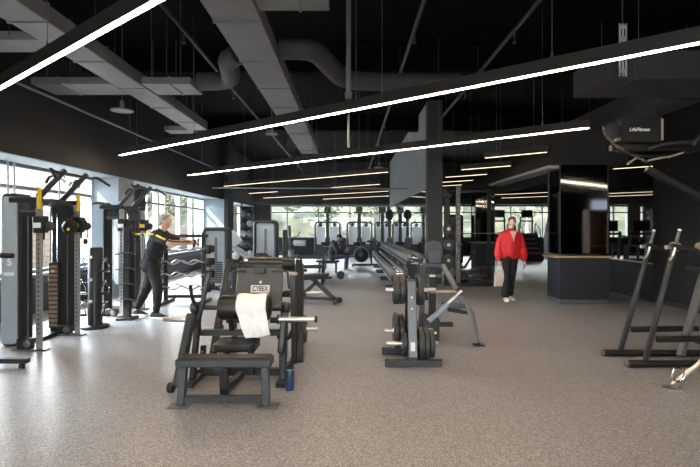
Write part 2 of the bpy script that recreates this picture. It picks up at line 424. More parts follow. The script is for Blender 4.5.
# trees
M_bark = mat('pale_bark', (.4, .35, .3), .9, 0, .3, 8)
M_leaf = [mat('spring_leaves', (.04, .056, .016), .7, 0, .35, 3), mat('pale_leaves', (.07, .072, .035), .7, 0, .3, 3), mat('russet_leaves', (.12, .085, .055), .7, 0, .3, 3)]
def tree(x, y, z, h, k, lab, tint):
    t = thing('tree', lab, 'tree', (x, y, z), 'trees and bushes on the bank outside')
    m = MB(); rnd = random.Random(k * 17 + 3)
    top = V((x + rnd.uniform(-.3, .3), y, z + h * .8))
    m.path([(x, y, z - .3), (x + .05, y, z + h * .3), top], [.11, .08, .03], 8)
    for i in range(9):
        a = rnd.uniform(0, 6.28); zz = z + h * rnd.uniform(.25, .75); L = h * rnd.uniform(.18, .35)
        m.path([(x + .04, y, zz), (x + L * .6 * math.cos(a), y + L * .6 * math.sin(a), zz + L * .4), (x + L * math.cos(a), y + L * math.sin(a), zz + L)], [.035, .022, .01], 6)
    m.build('trunk', M_bark, t)
    f = MB()
    for i in range(800):
        a = rnd.uniform(0, 6.28); el = rnd.uniform(-1, 1); rr = rnd.uniform(.5, 1) ** .6 * h * .36
        c = V((x + rr * math.cos(a) * math.sqrt(1 - el * el), y + rr * math.sin(a) * math.sqrt(1 - el * el), z + h * .68 + el * h * .34))
        d1 = V((rnd.gauss(0, 1), rnd.gauss(0, 1), rnd.gauss(0, 1))).normalized() * .085; d2 = d1.orthogonal().normalized() * .055
        f.add([c - d1, c + d2, c + d1, c - d2], [(0, 1, 2, 3)])
    f.build('crown', M_leaf[tint], t, smooth=0)
k = 0
TL = ['first green tree on the bank outside the side windows', 'second green tree on the bank outside the side windows']
TL += ['small green tree over the block wall outside, %s' % q for q in ('nearest the person with the straps', 'second along the wall', 'third along the wall', 'fourth along the wall', 'taller one set back', 'last one set back')]
TL += ['leafy tree outside the far window, %s' % q for q in ('behind the ball rack corner', 'over the round topped tower', 'over the dark machine column', 'over the first lat machine', 'over the fan bike', 'beside the power rack', 'behind the stair climbers', 'behind the reception column')]
for x, y, z, h, tint in ( (-14.5, 27, 1.8, 5.2, 0), (-13, 33, 1.5, 4.6, 0), (-12.6, 30, 1.3, 3, 0), (-12.5, 36, 1.2, 3.2, 1), (-12.4, 39.5, 1.2, 3, 0), (-13, 43, 1.3, 3.4, 0), (-16.5, 38, 1.9, 4.6, 0), (-16.5, 48, 1.8, 5, 0),
                        (-7, 34, .6, 3.2, 0), (-4.2, 36, 1.6, 3, 1), (-1.6, 34, .8, 3.2, 0), (1.2, 35, 1.2, 3.0, 0), (4, 34, .9, 3.4, 1), (8, 36, 1.5, 3.6, 1), (12, 34, .8, 3.6, 1), (16, 36, 1.4, 3.8, 0)):
    k += 1
    tree(x, y, z, h, k, TL[k - 1], tint)
# ------------------------------------------------------------------ linear pendant lights
M_led = mat('warm_led_strip', (1, .9, .75), .5, emit=(1, .80, .58), estr=42)
M_led_dim = mat('dimmed_warm_led_strip', (1, .9, .75), .5, emit=(1, .76, .49), estr=1.3)
M_house = mat('black_light_housing', (.02, .018, .017), .45)
DUCTS = ((-1.36, -.885, 1.0, 14.0), (-3.42, -3.02, 1.0, 10.6), (-4.6, -2.3, 7.2, 7.8), (-5.0, -3.43, 5.5, 5.9), (-4, -3.3, 10.6, 11.0), (-.9, -.2, 4.5, 4.9), (-2.4, -.8, 6.2, 7.7), (-.9, 1.8, 6.0, 7.7))
ZL = 2.85; DX, DY = 1 / 1.302, -.834 / 1.302
def rail(x0, y0, x1, label, group=None, w=.038, led=None):
    L = (x1 - x0) / DX; y1 = y0 + DY * L; d = V((DX, DY, 0)); n = V((-DY, DX, 0))
    c = V(((x0 + x1) / 2, (y0 + y1) / 2, ZL))
    t = thing('linear_pendant_light', label, 'ceiling light', c, group)
    a, b = V((x0, y0, ZL)), V((x1, y1, ZL)); up = V((0, 0, 1))
    h = MB()
    for s in (-1, 1): h.beam(a + n * s * (w / 2 + .006) + up * .055, b + n * s * (w / 2 + .006) + up * .055, .012, .12, ch=.002)
    h.beam(a + up * .075, b + up * .075, w, .08, ch=.003)
    for e in (a, b): h.beam(e - d * .004 + up * .055, e + d * .004 + up * .055, w + .024, .12, ch=.002)
    h.build('housing', M_house, t)
    MB().beam(a + up * .003 + d * .01, b + up * .003 - d * .01, w, .03, ch=.004).build('diffuser', led or M_led, t)
    nc = max(2, int(L / 2.0) + 1)
    for i in range(nc):
        p = a + d * (min(.65, L * .2) + (L - 2 * min(.65, L * .2)) * i / (nc - 1)) + up * .11
        while any(a0 - .05 < p.x < a1 + .05 and b0 - .05 < p.y < b1 + .05 for a0, a1, b0, b1 in DUCTS): p = p + d * .1
        MB().tube(p, (p.x, p.y, ZC), .004, 6).tube(p, p + up * .05, .011, 8).build('suspension_cable', M_grey, t)
    return t
rail(-4.47, 5.82, 5.0, 'long lit linear pendant crossing the top corner of the photo above the cable machines')
rail(-4.47, 9.72, 5.2, 'longest lit linear pendant running from the window soffit across the plate tree')
rail(-4.36, 13.46, 3.36, 'long lit linear pendant ending above the black reception column')
rail(-4.30, 17.07, .97, 'lit linear pendant spanning from the grey pier to the pale mirror bulkhead', led=M_led_dim)
rail(-.93, 17.9, .98, 'short lit linear pendant just beyond the bulkhead end, above the far aisle', led=M_led_dim)
rail(-4.2, 20.8, -2.85, 'short lit linear pendant over the far corner with the medicine ball rack', led=M_led_dim)
rail(-4.17, 24.1, 1.5, 'long lit linear pendant close to the far window wall', led=M_led_dim)
rail(-1.35, 25.0, 1.75, 'lit linear pendant lowest in view, right against the far window bulkhead', led=M_led_dim)
rail(-4.47, 1.95, .5, 'long lit linear pendant running above the front floor area')
for i, (x, y) in enumerate(((2.72, 10.1), (2.71, 12.17), (2.67, 14.0), (2.72, 15.7), (2.75, 17.3))):
    rail(x, y, x + .95, 'short lit linear pendant, %s of the five in a row over the power rack' % ('first', 'second', 'third', 'fourth', 'fifth')[i], 'short pendants over the power rack', led=M_led_dim)
rail(4.9, 19.5, 5.8, 'short lit linear pendant showing just beyond the second black column', led=M_led_dim)
rail(5.4, 22.3, 8.2, 'lit linear pendant over the stair climbers, upper of two', led=M_led_dim)
rail(7.3, 24.1, 9.0, 'lit linear pendant over the stair climbers, lower of two', led=M_led_dim)
rail(10.6, 20.9, 12.2, 'lit linear pendant over the treadmills beyond the half wall, upper one', led=M_led_dim)
rail(11.6, 22.8, 13.6, 'lit linear pendant over the treadmills beyond the half wall, lower one', led=M_led_dim)
rail(6.3, 3.7, 9.5, 'lit linear pendant reflected in the black mirrored column')
rail(6.3, 8.2, 9.0, 'unseen linear pendant added behind the dark partition to light the oak cubby cabinet')  # added lamp out of view, brightens the cubby's open front
rail(6.3, 12.0, 9.5, 'lit linear pendant behind the dark partition', led=M_led_dim)
# ------------------------------------------------------------------ ducts and pipes
M_duct = mat('painted_duct', (.19, .19, .195), .6, .1, .12, 3)
M_duct2 = mat('dark_painted_duct', (.075, .075, .078), .6, .1, .12, 3)
def duct(x0, x1, y0, y1, z0, h, label, seam=1.2, M_duct=M_duct):
    t = thing('air_duct', label, 'air duct', ((x0 + x1) / 2, (y0 + y1) / 2, z0))
    MB().box(x0, x1, y0, y1, z0, z0 + h, .006).build('duct_body', M_duct, t)
    along_y = (y1 - y0) > (x1 - x0); a, b = (y0, y1) if along_y else (x0, x1); p = a + .4
    while p < b:
        m = MB()
        if along_y: m.box(x0 - .012, x1 + .012, p - .012, p + .012, z0 - .012, z0 + h + .012, .003)
        else: m.box(p - .012, p + .012, y0 - .012, y1 + .012, z0 - .012, z0 + h + .012, .003)
        p += seam
        m.build('flange', M_duct, t)
    for p in ((a + (b - a) * .2), (a + (b - a) * .8)):
        for q in ((x0, x1) if along_y else (y0, y1)):
            c = (q, p) if along_y else (p, q)
            MB().tube((c[0], c[1], z0 + h * .5), (c[0], c[1], ZC), .006, 6).build('hanger', M_grey, t)
    return t
duct(-1.36, -.885, 1.0, 14.0, 3.5, .2, 'widest flat grey air duct running straight away over the middle of the room')
duct(-3.42, -3.02, 1.0, 10.6, 3.5, .18, 'flat grey air duct running away over the cable machines')
duct(-4.6, -3.44, 7.2, 7.8, 3.51, .10, 'grey branch duct crossing from the window side into the cable machine duct')
duct(-3.0, -2.3, 7.2, 7.8, 3.51, .10, 'grey branch duct with a curved flexible end beside the cable machine duct')
duct(-5.0, -3.43, 5.5, 5.9, 3.51, .10, 'narrow grey branch duct in the top corner by the windows')
duct(-3.95, -3.35, 10.62, 11.0, 3.5, .10, 'small grey duct stub at the end of the cable machine duct')
duct(-.88, -.2, 4.5, 4.86, 3.55, .10, 'short grey branch duct off the widest duct, near the ceiling pipe')
duct(3.55, 5.8, 6.93, 7.95, 3.5, .4, 'big dark box duct above the rope trainer', M_duct=M_duct2)
duct(5.1, 5.75, 8.1, 13.0, 3.5, .4, 'dark air duct running away above the reception column', M_duct=M_duct2)
def flex(pts, r, label):
    P0 = V(pts[0]); m = MB(); out = []
    q = MB(); q.path(pts, r, 8, .6, 8)
    # ribbed flexible hose: sample the filleted path
    cl = [sum((q.v[i * 8 + k] for k in range(8)), V((0, 0, 0))) / 8 for i in range(len(q.v) // 8)]
    fine = []
    for a, b in zip(cl, cl[1:]):
        n = max(1, int((b - a).length / .05))
        fine += [a + (b - a) * k / n for k in range(n)]
    rs = [r * (1 + .05 * (i % 2)) for i in range(len(fine))]
    m.path(fine, rs, 14)
    o = m.build('flexible_duct', mat('dark_flexible_duct', (.045, .045, .047), .7), None, 60); tag(o, label, 'air duct')
flex([(-2.27, 7.5, 3.63), (-1.75, 7.45, 3.63), (-1.62, 6.6, 3.66), (-1.39, 6.4, 3.68)], .13, 'ribbed flexible duct curving from the branch duct into the widest duct')
flex([(-.87, 6.2, 3.66), (-.45, 6.2, 3.66), (-.1, 7.4, 3.62), (.5, 7.5, 3.62), (1.7, 7.5, 3.62)], .13, 'ribbed flexible duct snaking from the widest duct behind the ceiling pipe')
t = thing('ceiling_pipe', 'grey vertical pipe dropping from the ceiling in the middle of the room', 'pipe', (-.02, 6.6, ZC))
MB().tube((-.02, 6.6, 3.2), (-.02, 6.6, ZC), .034, 14).build('pipe_body', M_duct, t)
MB().lathe((-.02, 6.6, 3.14), (0, 0, 1), [(.03, 0), (.05, .01), (.05, .08), (.04, .1)], 14).build('coupling', M_duct, t)
MB().tube((-.02, 6.6, 2.5), (-.02, 6.6, 3.15), .017, 10).build('drop_rod', M_duct, t)
t = thing('ceiling_conduit', 'thin conduit running along the ceiling above the window soffit', 'pipe', (-4.4, 8, 3.3))
MB().tube((-4.4, 2, 3.36), (-4.4, 18, 3.36), .022, 8).build('conduit_tube', M_grey, t)
for y in (4, 7, 10, 13):
    MB().tube((-4.4, y, 3.36), (-4.4, y, ZC), .006, 6).build('hanger', M_grey, t)
t = thing('ceiling_conduit', 'pale thin pipe crossing the far ceiling from window soffit to mirror bulkhead', 'pipe', (-1.2, 16.7, 2.75))
MB().tube((-4.6, 16.7, 2.76), (1.95, 16.7, 2.73), .024, 8).build('conduit_tube', M_duct, t)
for x in (-3.5, -.5, 1.2):
    MB().tube((x, 16.7, 2.75), (x, 16.7, ZC), .005, 6).build('hanger', M_grey, t)
for x, y, r, lab in ((-3.6, 7.9, .17, 'round ceiling speaker disc hanging below the crossing grey ducts'), (-1.55, 9.9, .12, 'small round ceiling disc beside the widest duct'), (.9, 15.5, .16, 'small round ceiling disc in front of the mirror bulkhead')):
    t = thing('ceiling_speaker', lab, 'ceiling speaker', (x, y, 3.28))
    MB().lathe((x, y, 3.28), (0, 0, 1), [(r, 0), (r, .02), (r * .8, .03), (r * .25, .05), (r * .2, .16)], 20).build('speaker_body', M_duct, t)
    MB().tube((x, y, 3.42), (x, y, ZC), .01, 6).build('drop_rod', M_grey, t)
t = thing('perforated_bracket', 'pale perforated steel bracket hanging vertically behind the longest pendant', 'bracket', (3.78, 6.85, 3.5))
b0 = MB()
x0, x1, y0 = 3.66, 3.77, 6.8
for z0, z1 in ((3.55, 3.6), (3.75, 3.82), (3.98, 4.05), (4.15, 4.2)): b0.box(x0, x1, y0, y0 + .012, z0, z1, .002)
for a, b in ((x0, x0 + .025), (x1 - .025, x1)): b0.box(a, b, y0, y0 + .012, 3.5, 4.22, .002)
b0.box(x0 + .045, x0 + .065, y0, y0 + .012, 3.5, 4.22, .002)
b0.build('bracket_plate', mat('galvanised_steel', (.8, .82, .84), .5, .1), t)
MB().tube((3.71, 6.81, 4.2), (3.71, 6.81, ZC), .01, 6).build('drop_rod', M_grey, t)
# sprinkler pipes and cable trays high up
for i, (x, lab) in enumerate(((-2.33, 'black sprinkler pipe between the two long ducts'), (.9, 'black sprinkler pipe over the plate tree'), (2.3, 'black sprinkler pipe above the power rack'))):
    t = thing('sprinkler_pipe', lab, 'pipe', (x, 8, 4.2))
    MB().tube((x, 1, 4.2), (x, 24, 4.2), .03, 10).build('pipe_body', M_char, t)
    for y in range(3, 24, 3):
        MB().tube((x, y, 4.2), (x, y, ZC), .008, 6).build('hanger', M_char, t)
        MB().lathe((x, y + 1, 4.02), (0, 0, 1), [(.03, 0), (.012, .03), (.012, .18)], 8).build('sprinkler_head', M_grey, t)
for y, lab in ((9.0, 'dark ceiling beam crossing over the cable machines'), (14.5, 'dark ceiling beam crossing over the second pier')):
    tag(MB().box(XL, XR, y, y + .3, 4.25, ZC - .01, .004).build('trim_ceiling_beam', M_ceil), kind='structure')
# ------------------------------------------------------------------ dumbbell racks and dumbbells
M_db = mat('grey_urethane', (.10, .105, .115), .34, 0, .15, 30)
rack_proto = None; db_proto = None
RACKS = (9.72, 11.84, 13.96, 16.08)
TIERS = ((.80, 1.14, .44), (1.10, 1.44, .76))     # front edge, rear edge, height of the tray
WH = ('first', 'second', 'third', 'last')
for i, y0 in enumerate(RACKS):
    lab = 'two-tier dumbbell rack, %s of four in the row along the mirror' % WH[i]
    if rack_proto is None:
        t = thing('dumbbell_rack', lab, 'dumbbell rack', (1.15, y0, 0), 'dumbbell racks along the mirror')
        for y in (y0 + .22, y0 + 1.78):
            MB().box(.84, 1.62, y - .04, y + .04, 0, .055).build('foot', M_black, t)
            MB().beam((1.52, y, .05), (1.36, y, .70), .06, .08, (0, 1, 0)).build('post', M_black, t)
            MB().beam((1.46, y, .36), (.86, y, .39), .05, .04).beam((1.38, y, .68), (1.12, y, .71), .05, .04).build('bracket', M_black, t)
        for x0, x1, z in TIERS:
            m = MB()
            m.beam((x0 + .05, y0, z - .02), (x0 + .05, y0 + 2, z - .02), .09, .02)
            m.beam((x1 - .05, y0, z - .018), (x1 - .05, y0 + 2, z - .018), .09, .02)
            m.build('tray', M_char, t)
            MB().box(x0 - .012, x0 - .004, y0, y0 + 2, z - .05, z - .002, .002).build('front_lip', M_grey, t)
        rack_proto = t
    else: dup(rack_proto, (0, y0 - RACKS[0], 0), lab)
    for k, (x0, x1, z) in enumerate(TIERS):
        tier = ('lower', 'upper')[k]
        for j in range(10):
            y = y0 + .1 + j * .2; c = V(((x0 + x1) / 2, y, z + .085))
            lb = 'grey round-headed dumbbell on the %s tier of the %s dumbbell rack' % (tier, WH[i]); gp = 'dumbbells on the %s tier of the %s rack' % (tier, WH[i])
            if db_proto is None:
                d = thing('dumbbell', lb, 'dumbbell', c, gp); r = .082
                for s in (-1, 1):
                    MB().lathe(c + V((s * .065, 0, 0)), (s, 0, 0), [(r * .8, 0), (r, .012), (r, .085), (r * .86, .1), (r * .5, .103)], 18).build('head', M_db, d)
                MB().tube(c - V((.07, 0, 0)), c + V((.07, 0, 0)), .016, 10).build('handle', M_chrome, d)
                db_proto = d
            else: dup(db_proto, c - V(db_proto.location), lb, gp)
# ------------------------------------------------------------------ plates
M_plate = mat('black_rubber_plate', (.03, .03, .031), .45, 0, .2, 30)
def plate(c, r, th, label, group=None, axis=(1, 0, 0)):
    c = V(c); a = V(axis).normalized(); o = c - a * th / 2
    t = thing('weight_plate', label, 'weight plate', c, group)
    MB().lathe(o, a, [(.03, 0), (r * .35, 0), (r * .4, th * .2), (r * .8, th * .2), (r * .86, 0), (r * .97, 0), (r, th * .2), (r, th * .8), (r * .97, th), (r * .86, th), (r * .8, th * .8), (r * .4, th * .8), (r * .35, th), (.03, th)], 36, True).build('disc', M_plate, t)
    MB().lathe(o - a * .001, a, [(.032, 0), (.045, 0), (.045, th + .002), (.032, th + .002)], 20, True).build('hub', M_steel, t)
    return t
# ------------------------------------------------------------------ plate tree
t = thing('plate_tree', 'charcoal plate tree with steel pegs standing in the middle of the floor', 'plate rack', (.66, 5.45, 0))
M_cap = mat('dark_end_cap', (.03, .03, .03), .5)
for y in (5.2, 5.72):
    o = MB().beam((.38, y, .035), (.94, y, .035), .07).build('base_bar', M_char, t)
    for s, x in ((-1, .38), (1, .94)): MB().box(x - .014, x + .014, y - .037, y + .037, 0.001, .073).build('end_cap', M_cap, o)
MB().beam((.66, 5.2, .05), (.66, 5.72, .05), .08).build('spine', M_char, t)
f = MB().beam((.66, 5.24, .06), (.66, 5.40, .86), .095, .05, (0, 1, 0)).build('front_post', M_grey, t)
MB().beam((.66, 5.66, .06), (.66, 5.50, .86), .095, .05, (0, 1, 0)).build('rear_post', M_char, t)
MB().box(.612, .708, 5.38, 5.52, .85, .875).build('top_cap', M_char, t)
for z, y in ((.70, 5.335), (.58, 5.31)): MB().lathe((.66, y + .01, z), (0, -1, 0), [(.012, 0), (.012, .012), (.006, .015)], 12).build('bolt', M_white, f)
MB().beam((.66, 5.232, .15), (.66, 5.246, .24), .045, .002, (0, 1, 0), .0005).build('sticker', M_white, f)
for y, z in ((5.45, .765), (5.31, .215), (5.62, .285)):
    for s in (-1, 1):
        pg = MB().lathe((.66 + s * .04, y, z), (s, 0, 0), [(.025, 0), (.025, .225), (.021, .235), (.012, .236)], 16).build('peg', M_steel, t)
        MB().lathe((.66 + s * .045, y, z), (s, 0, 0), [(.04, 0), (.04, .012)], 16).build('peg_collar', M_char, pg)
plate((.565, 5.45, .765), .15, .055, 'black weight plate on the upper peg of the plate tree, inner one facing the benches')
plate((.50, 5.45, .765), .155, .06, 'black weight plate on the upper peg of the plate tree, outer one facing the benches')
plate((.757, 5.45, .765), .17, .055, 'black weight plate alone on the upper peg on the mirror side of the plate tree')
plate((.575, 5.62, .285), .19, .05, 'large black plate on the lower back peg of the plate tree, inner one')
plate((.515, 5.62, .285), .20, .05, 'large black plate on the lower back peg of the plate tree, outer one')
plate((.572, 5.31, .215), .115, .05, 'small black plate on the lower front peg of the plate tree, bench side')
plate((.749, 5.31, .215), .17, .05, 'black plate on the lower front peg, innermost of three on the mirror side')
plate((.806, 5.31, .215), .165, .05, 'black plate on the lower front peg, middle of three on the mirror side')
plate((.861, 5.31, .215), .15, .045, 'black plate on the lower front peg, outermost of three on the mirror side')
# ------------------------------------------------------------------ curl bar rack beside the man
M_dull = mat('dull_steel', (.36, .35, .34), .38, .8)
t = thing('curl_bar_rack', 'black upright rack holding wavy curl bars beside the man in the dark shirt', 'barbell rack', (-3.2, 9.5, 0))
for x in (-3.5, -2.78):
    MB().beam((x, 9.5, .04), (x, 9.5, 1.34), .07, .07).build('upright', M_black, t)
    MB().box(x - .05, x + .05, 9.1, 9.9, 0, .06).build('foot', M_black, t)
MB().beam((-3.7, 9.5, 1.28), (-2.70, 9.5, 1.28), .06).build('top_beam', M_black, t)
MB().beam((-3.5, 9.6, .12), (-2.78, 9.6, .12), .06).build('base_beam', M_black, t)
ZB = (1.03, .785, .55, .31)
for z in ZB:
    for x in (-3.5, -2.78): MB().beam((x, 9.46, z - .045), (x, 9.33, z - .025), .045, .02).build('hook', M_char, t)
for i, z in enumerate(ZB):
    w_ = ('topmost', 'second from the top', 'third from the top', 'lowest')[i]
    b = thing('curl_bar', 'chrome wavy curl bar with black round ends, %s on its rack' % w_, 'barbell', (-3.15, 9.37, z))
    pts = []
    for k in range(37):
        u = k / 36; x = -3.58 + u * .86; a = math.sin((u * 2.5) * 2 * math.pi) * .035 * min(1, 6 * u, 6 * (1 - u))
        pts.append((x, 9.37 + a * .4, z + a))
    MB().path(pts, .014, 8).build('bar', M_dull, b)
    pts2 = [(p[0], p[1] - .05, 2 * z - p[2]) for p in pts]
    for x in (-3.62, -2.66):
        MB().lathe((x - .055, 9.37, z), (1, 0, 0), [(.06, 0), (.085, .015), (.085, .095), (.06, .11)], 20).build('end_weight', M_rubber, b)
    b2 = thing('curl_bar', 'chrome wavy curl bar on the back hooks, %s on its rack' % w_, 'barbell', (-3.15, 9.64, z))
    MB().path([(p[0], p[1] + .27, 2 * z - p[2]) for p in pts], .013, 8).build('bar', M_dull, b2)
    for x in (-3.62, -2.66):
        MB().lathe((x - .045, 9.64, z), (1, 0, 0), [(.05, 0), (.07, .012), (.07, .08), (.05, .09)], 18).build('end_weight', M_rubber, b2)
# ------------------------------------------------------------------ medicine ball rack in the far corner
t = thing('ball_rack', 'tall grey medicine ball rack in the far corner by the windows', 'ball rack', (-3.95, 19.0, 0))
for x in (-4.15, -3.72): MB().beam((x, 19.15, 0), (x, 19.15, 2.35), .05).build('upright', M_char, t)
MB().box(-4.3, -3.6, 18.7, 19.3, 0, .05).build('base', M_char, t)
zb = (.45, .83, 1.21, 1.59, 1.97)
for z in zb: MB().beam((-4.15, 19.0, z - .16), (-3.72, 19.0, z - .16), .04).beam((-4.13, 19.15, z - .16), (-4.13, 18.85, z - .16), .03).beam((-3.74, 19.15, z - .16), (-3.74, 18.85, z - .16), .03).build('ball_cradle', M_char, t)
MBALL = [mat('black_ball_rubber', (.02, .02, .022), .4), mat('grey_ball_rubber', (.12, .13, .15), .4), mat('pale_ball_rubber', (.3, .31, .33), .4)]
for i, z in enumerate(zb):
    for j, x in enumerate((-4.06, -3.8)):
        r = .125
        b = MB().ell((x, 18.98, z), r, 20, 12).build('medicine_ball', MBALL[(i + 2 * j) % 3], None, 60)
        tag(b, '%s medicine ball on %s, %s' % (('black', 'grey', 'pale')[(i + 2 * j) % 3], ('the lowest shelf of the ball rack', 'the second shelf of the ball rack', 'the middle shelf of the ball rack', 'the fourth shelf of the ball rack', 'the top shelf of the ball rack')[i], ('window side', 'room side')[j]), 'medicine ball', 'medicine balls on the corner rack')
# ------------------------------------------------------------------ front hip press with low bench and roller
def horn(t, p, q, r=.024, knob=False):
    p, q = V(p), V(q); d = q - p; L = d.length
    o = MB().lathe(p, d, [(r, 0), (r, L - .012), (r * .8, L - .002), (r * .3, L)], 16).build('plate_horn', M_steel, t)
    MB().lathe(p, d, [(r * 1.9, 0), (r * 1.9, .014)], 16).build('collar', M_black, o)
    if knob: MB().lathe(q, d, [(r * 1.15, -.012), (r * 1.25, .0), (r * 1.1, .012), (r * .4, .016)], 14).build('end_knob', M_rubber, o)
    return o
t = thing('hip_press_machine', 'black plate-loaded hip press with a low front bench, a towel over its roller', 'gym machine', (-1.02, 4.6, 0))
fb = MB().box(-1.40, -.63, 3.99, 4.16, .325, .392, .01).build('front_bench', M_char, t)
MB().box(-1.38, -.65, 4.0, 4.15, .392, .40, .002).build('grip_mat', M_rubber, fb)
for x, s in ((-1.35, -1), (-.69, 1)):
    lg = MB().beam((x, 4.06, .325), (x + s * .015, 4.04, .012), .062, .06, (0, 1, 0)).build('leg', M_char, t)
    MB().box(x + s * .03 - .085, x + s * .03 + .085, 3.98, 4.10, 0, .012, .003).build('foot_plate', M_grey, lg)
MB().box(-1.34, -.70, 4.02, 4.07, .03, .09).build('lower_beam', M_char, t)
MB().beam((-1.09, 4.35, .0), (-1.09, 4.30, .34), .07).build('center_post', M_char, t)
MB().beam((-1.09, 4.33, .04), (-1.04, 4.82, .04), .06).build('spine', M_char, t)
MB().beam((-1.09, 4.12, .30), (-1.09, 4.36, .30), .06).build('bench_stay', M_char, t)
rb = MB().beam((-1.44, 4.82, .06), (-.66, 4.82, .06), .07).build('rear_base_beam', M_black, t)
for x, s in ((-1.44, -1), (-.66, 1)): MB().lathe((x, 4.82, .06), (s, 0, 0), [(.02, 0), (.02, .05), (.035, .052), (.035, .07)], 14).build('level_knob', M_rubber, rb)
# side frames
for s, x in ((-1, -1.46), (1, -.62)):
    MB().beam((x, 4.62, .0), (x - s * .0, 4.86, .72), .07, .05, (1, 0, 0)).build('side_frame', M_black, t)
    MB().box(x - .05, x + .05, 4.5, 4.98, 0, .05).build('side_foot', M_black, t)
    a = MB().beam((x + s * -.04, 4.84, .06), (x - s * .04, 4.84, .30), .05).build('adjust_post', M_char, t)
    for k in range(3): MB().lathe((x - s * .04, 4.812, .13 + .06 * k), (0, -1, 0), [(.009, 0), (.009, .004)], 10).build('pin_hole', M_steel, a)
MB().beam((-1.46, 4.84, .43), (-.62, 4.84, .43), .07, .055).build('cross_beam', M_black, t)
# thick lever on the window side
MB().beam((-1.50, 4.34, .06), (-1.44, 4.55, .66), .10, .07, (1, 0, 0), .012).build('lever_arm', M_black, t)
MB().lathe((-1.59, 4.36, .05), (1, 0, 0), [(.035, 0), (.045, .01), (.045, .05), (.03, .06)], 16).build('pivot_bumper', M_rubber, t)
MB().beam((-.63, 4.55, .30), (-.60, 4.62, .66), .08, .06, (1, 0, 0), .012).build('lever_arm', M_black, t)
# seat and roller
sp = MB(); sp.rpanel(-1.235, -.855, 4.46, 4.80, .33, .395, .05, 'z'); sp.build('seat', M_vinyl, t)
for x in (-1.16, -.93): MB().beam((x, 4.70, .06), (x, 4.70, .33), .055).build('seat_post', M_black, t)
MB().beam((-1.22, 4.70, .318), (-.87, 4.70, .318), .06, .025).build('seat_plate', M_black, t)
rl = MB().lathe((-1.245, 4.75, .685), (1, 0, 0), [(.02, -.012), (.035, -.01), (.085, 0), (.112, .012), (.118, .03), (.118, .465), (.112, .483), (.085, .495), (.035, .505), (.02, .507)], 32).build('roller_pad', M_vinyl, t)
MB().tube((-1.46, 4.75, .685), (-.62, 4.75, .685), .022, 12).build('roller_axle', M_black, t)
for x in (-1.14, -.90): MB().beam((x, 4.84, .43), (x, 4.78, .60), .05, .05, (1, 0, 0)).build('roller_support', M_black, t)
for s, x in ((-1, -1.455), (1, -.625)):
    MB().beam((x, 4.75, .66), (x, 4.78, .45), .05, .06, (1, 0, 0)).build('pivot_link', M_black, t)
    MB().lathe((x - s * .03, 4.75, .685), (s, 0, 0), [(.055, 0), (.055, .075), (.04, .085)], 18).build('pivot_hub', M_char, t)
horn(t, (-1.47, 4.55, .61), (-1.70, 4.55, .61))
horn(t, (-.66, 4.55, .61), (-.31, 4.55, .61), knob=True)
MB().path([(-1.46, 4.62, .62), (-1.39, 4.6, .70), (-1.42, 4.5, .79), (-1.43, 4.48, .93)], .016, 10, .06).build('handle', M_rubber, t)
MB().path([(-.63, 4.64, .62), (-.62, 4.6, .70), (-.60, 4.5, .76)], .016, 10, .04).build('handle', M_rubber, t)
MB().beam((-1.42, 4.70, .58), (-1.33, 4.72, 1.02), .035, .05, (0, 1, 0)).build('link_rod', M_char, t)
MB().path([(-.66, 4.6, .44), (-.58, 4.7, .40), (-.55, 4.78, .46)], .02, 8, .03).build('hose_link', M_rubber, t)
# ------------------------------------------------------------------ towel
def towel():
    m = MB(); W = .28; n = 14
    prof = []
    r = .127; c = V((0, 4.75, .685))
    # front drop, over the roller, back drop
    for k in range(12): prof.append((4.75 - r - .012 - .012 * math.sin(k * .5), .42 + (.685 - .42) * k / 11))
    for k in range(1, 12):
        a = math.pi - math.pi * k / 12; prof.append((4.75 + r * math.cos(a) * 1.02, .685 + r * math.sin(a) * 1.02))
    for k in range(8): prof.append((4.75 + r + .008, .685 - .20 * k / 7))
    vs = []; fs = []; N = len(prof)
    for i, (y, z) in enumerate(prof):
        t_ = i / (N - 1); front = max(0, 1 - i / 11.0)
        for j in range(n + 1):
            u = j / n; x = -1.06 + u * W + front * (.085 + .0 * u) - front * (1 - u) * .0
            if front > 0: x = -1.06 + front * .10 + u * (W - .05 * front)
            fold = .012 * math.sin(u * 13 + front * 2) * front + .004 * math.sin(u * 31 + i * .4)
            vs.append((x, y - abs(fold) * 1.2, z + .004 * math.sin(u * 9) + (.03 * u * front)))
    for i in range(N - 1):
        for j in range(n): fs.append((i * (n + 1) + j, i * (n + 1) + j + 1, (i + 1) * (n + 1) + j + 1, (i + 1) * (n + 1) + j))
    m.add(vs, fs)
    o = m.build('towel', mat('white_terry_cloth', (.86, .86, .855), .9, 0, .04, 20, .3, 300), None, 80)
    s = o.modifiers.new('thick', 'SOLIDIFY'); s.thickness = .009; s.offset = 0
    o.modifiers.new('sub', 'SUBSURF').render_levels = 1
    tag(o, 'white terry towel draped over the roller of the front hip press', 'towel')
towel()
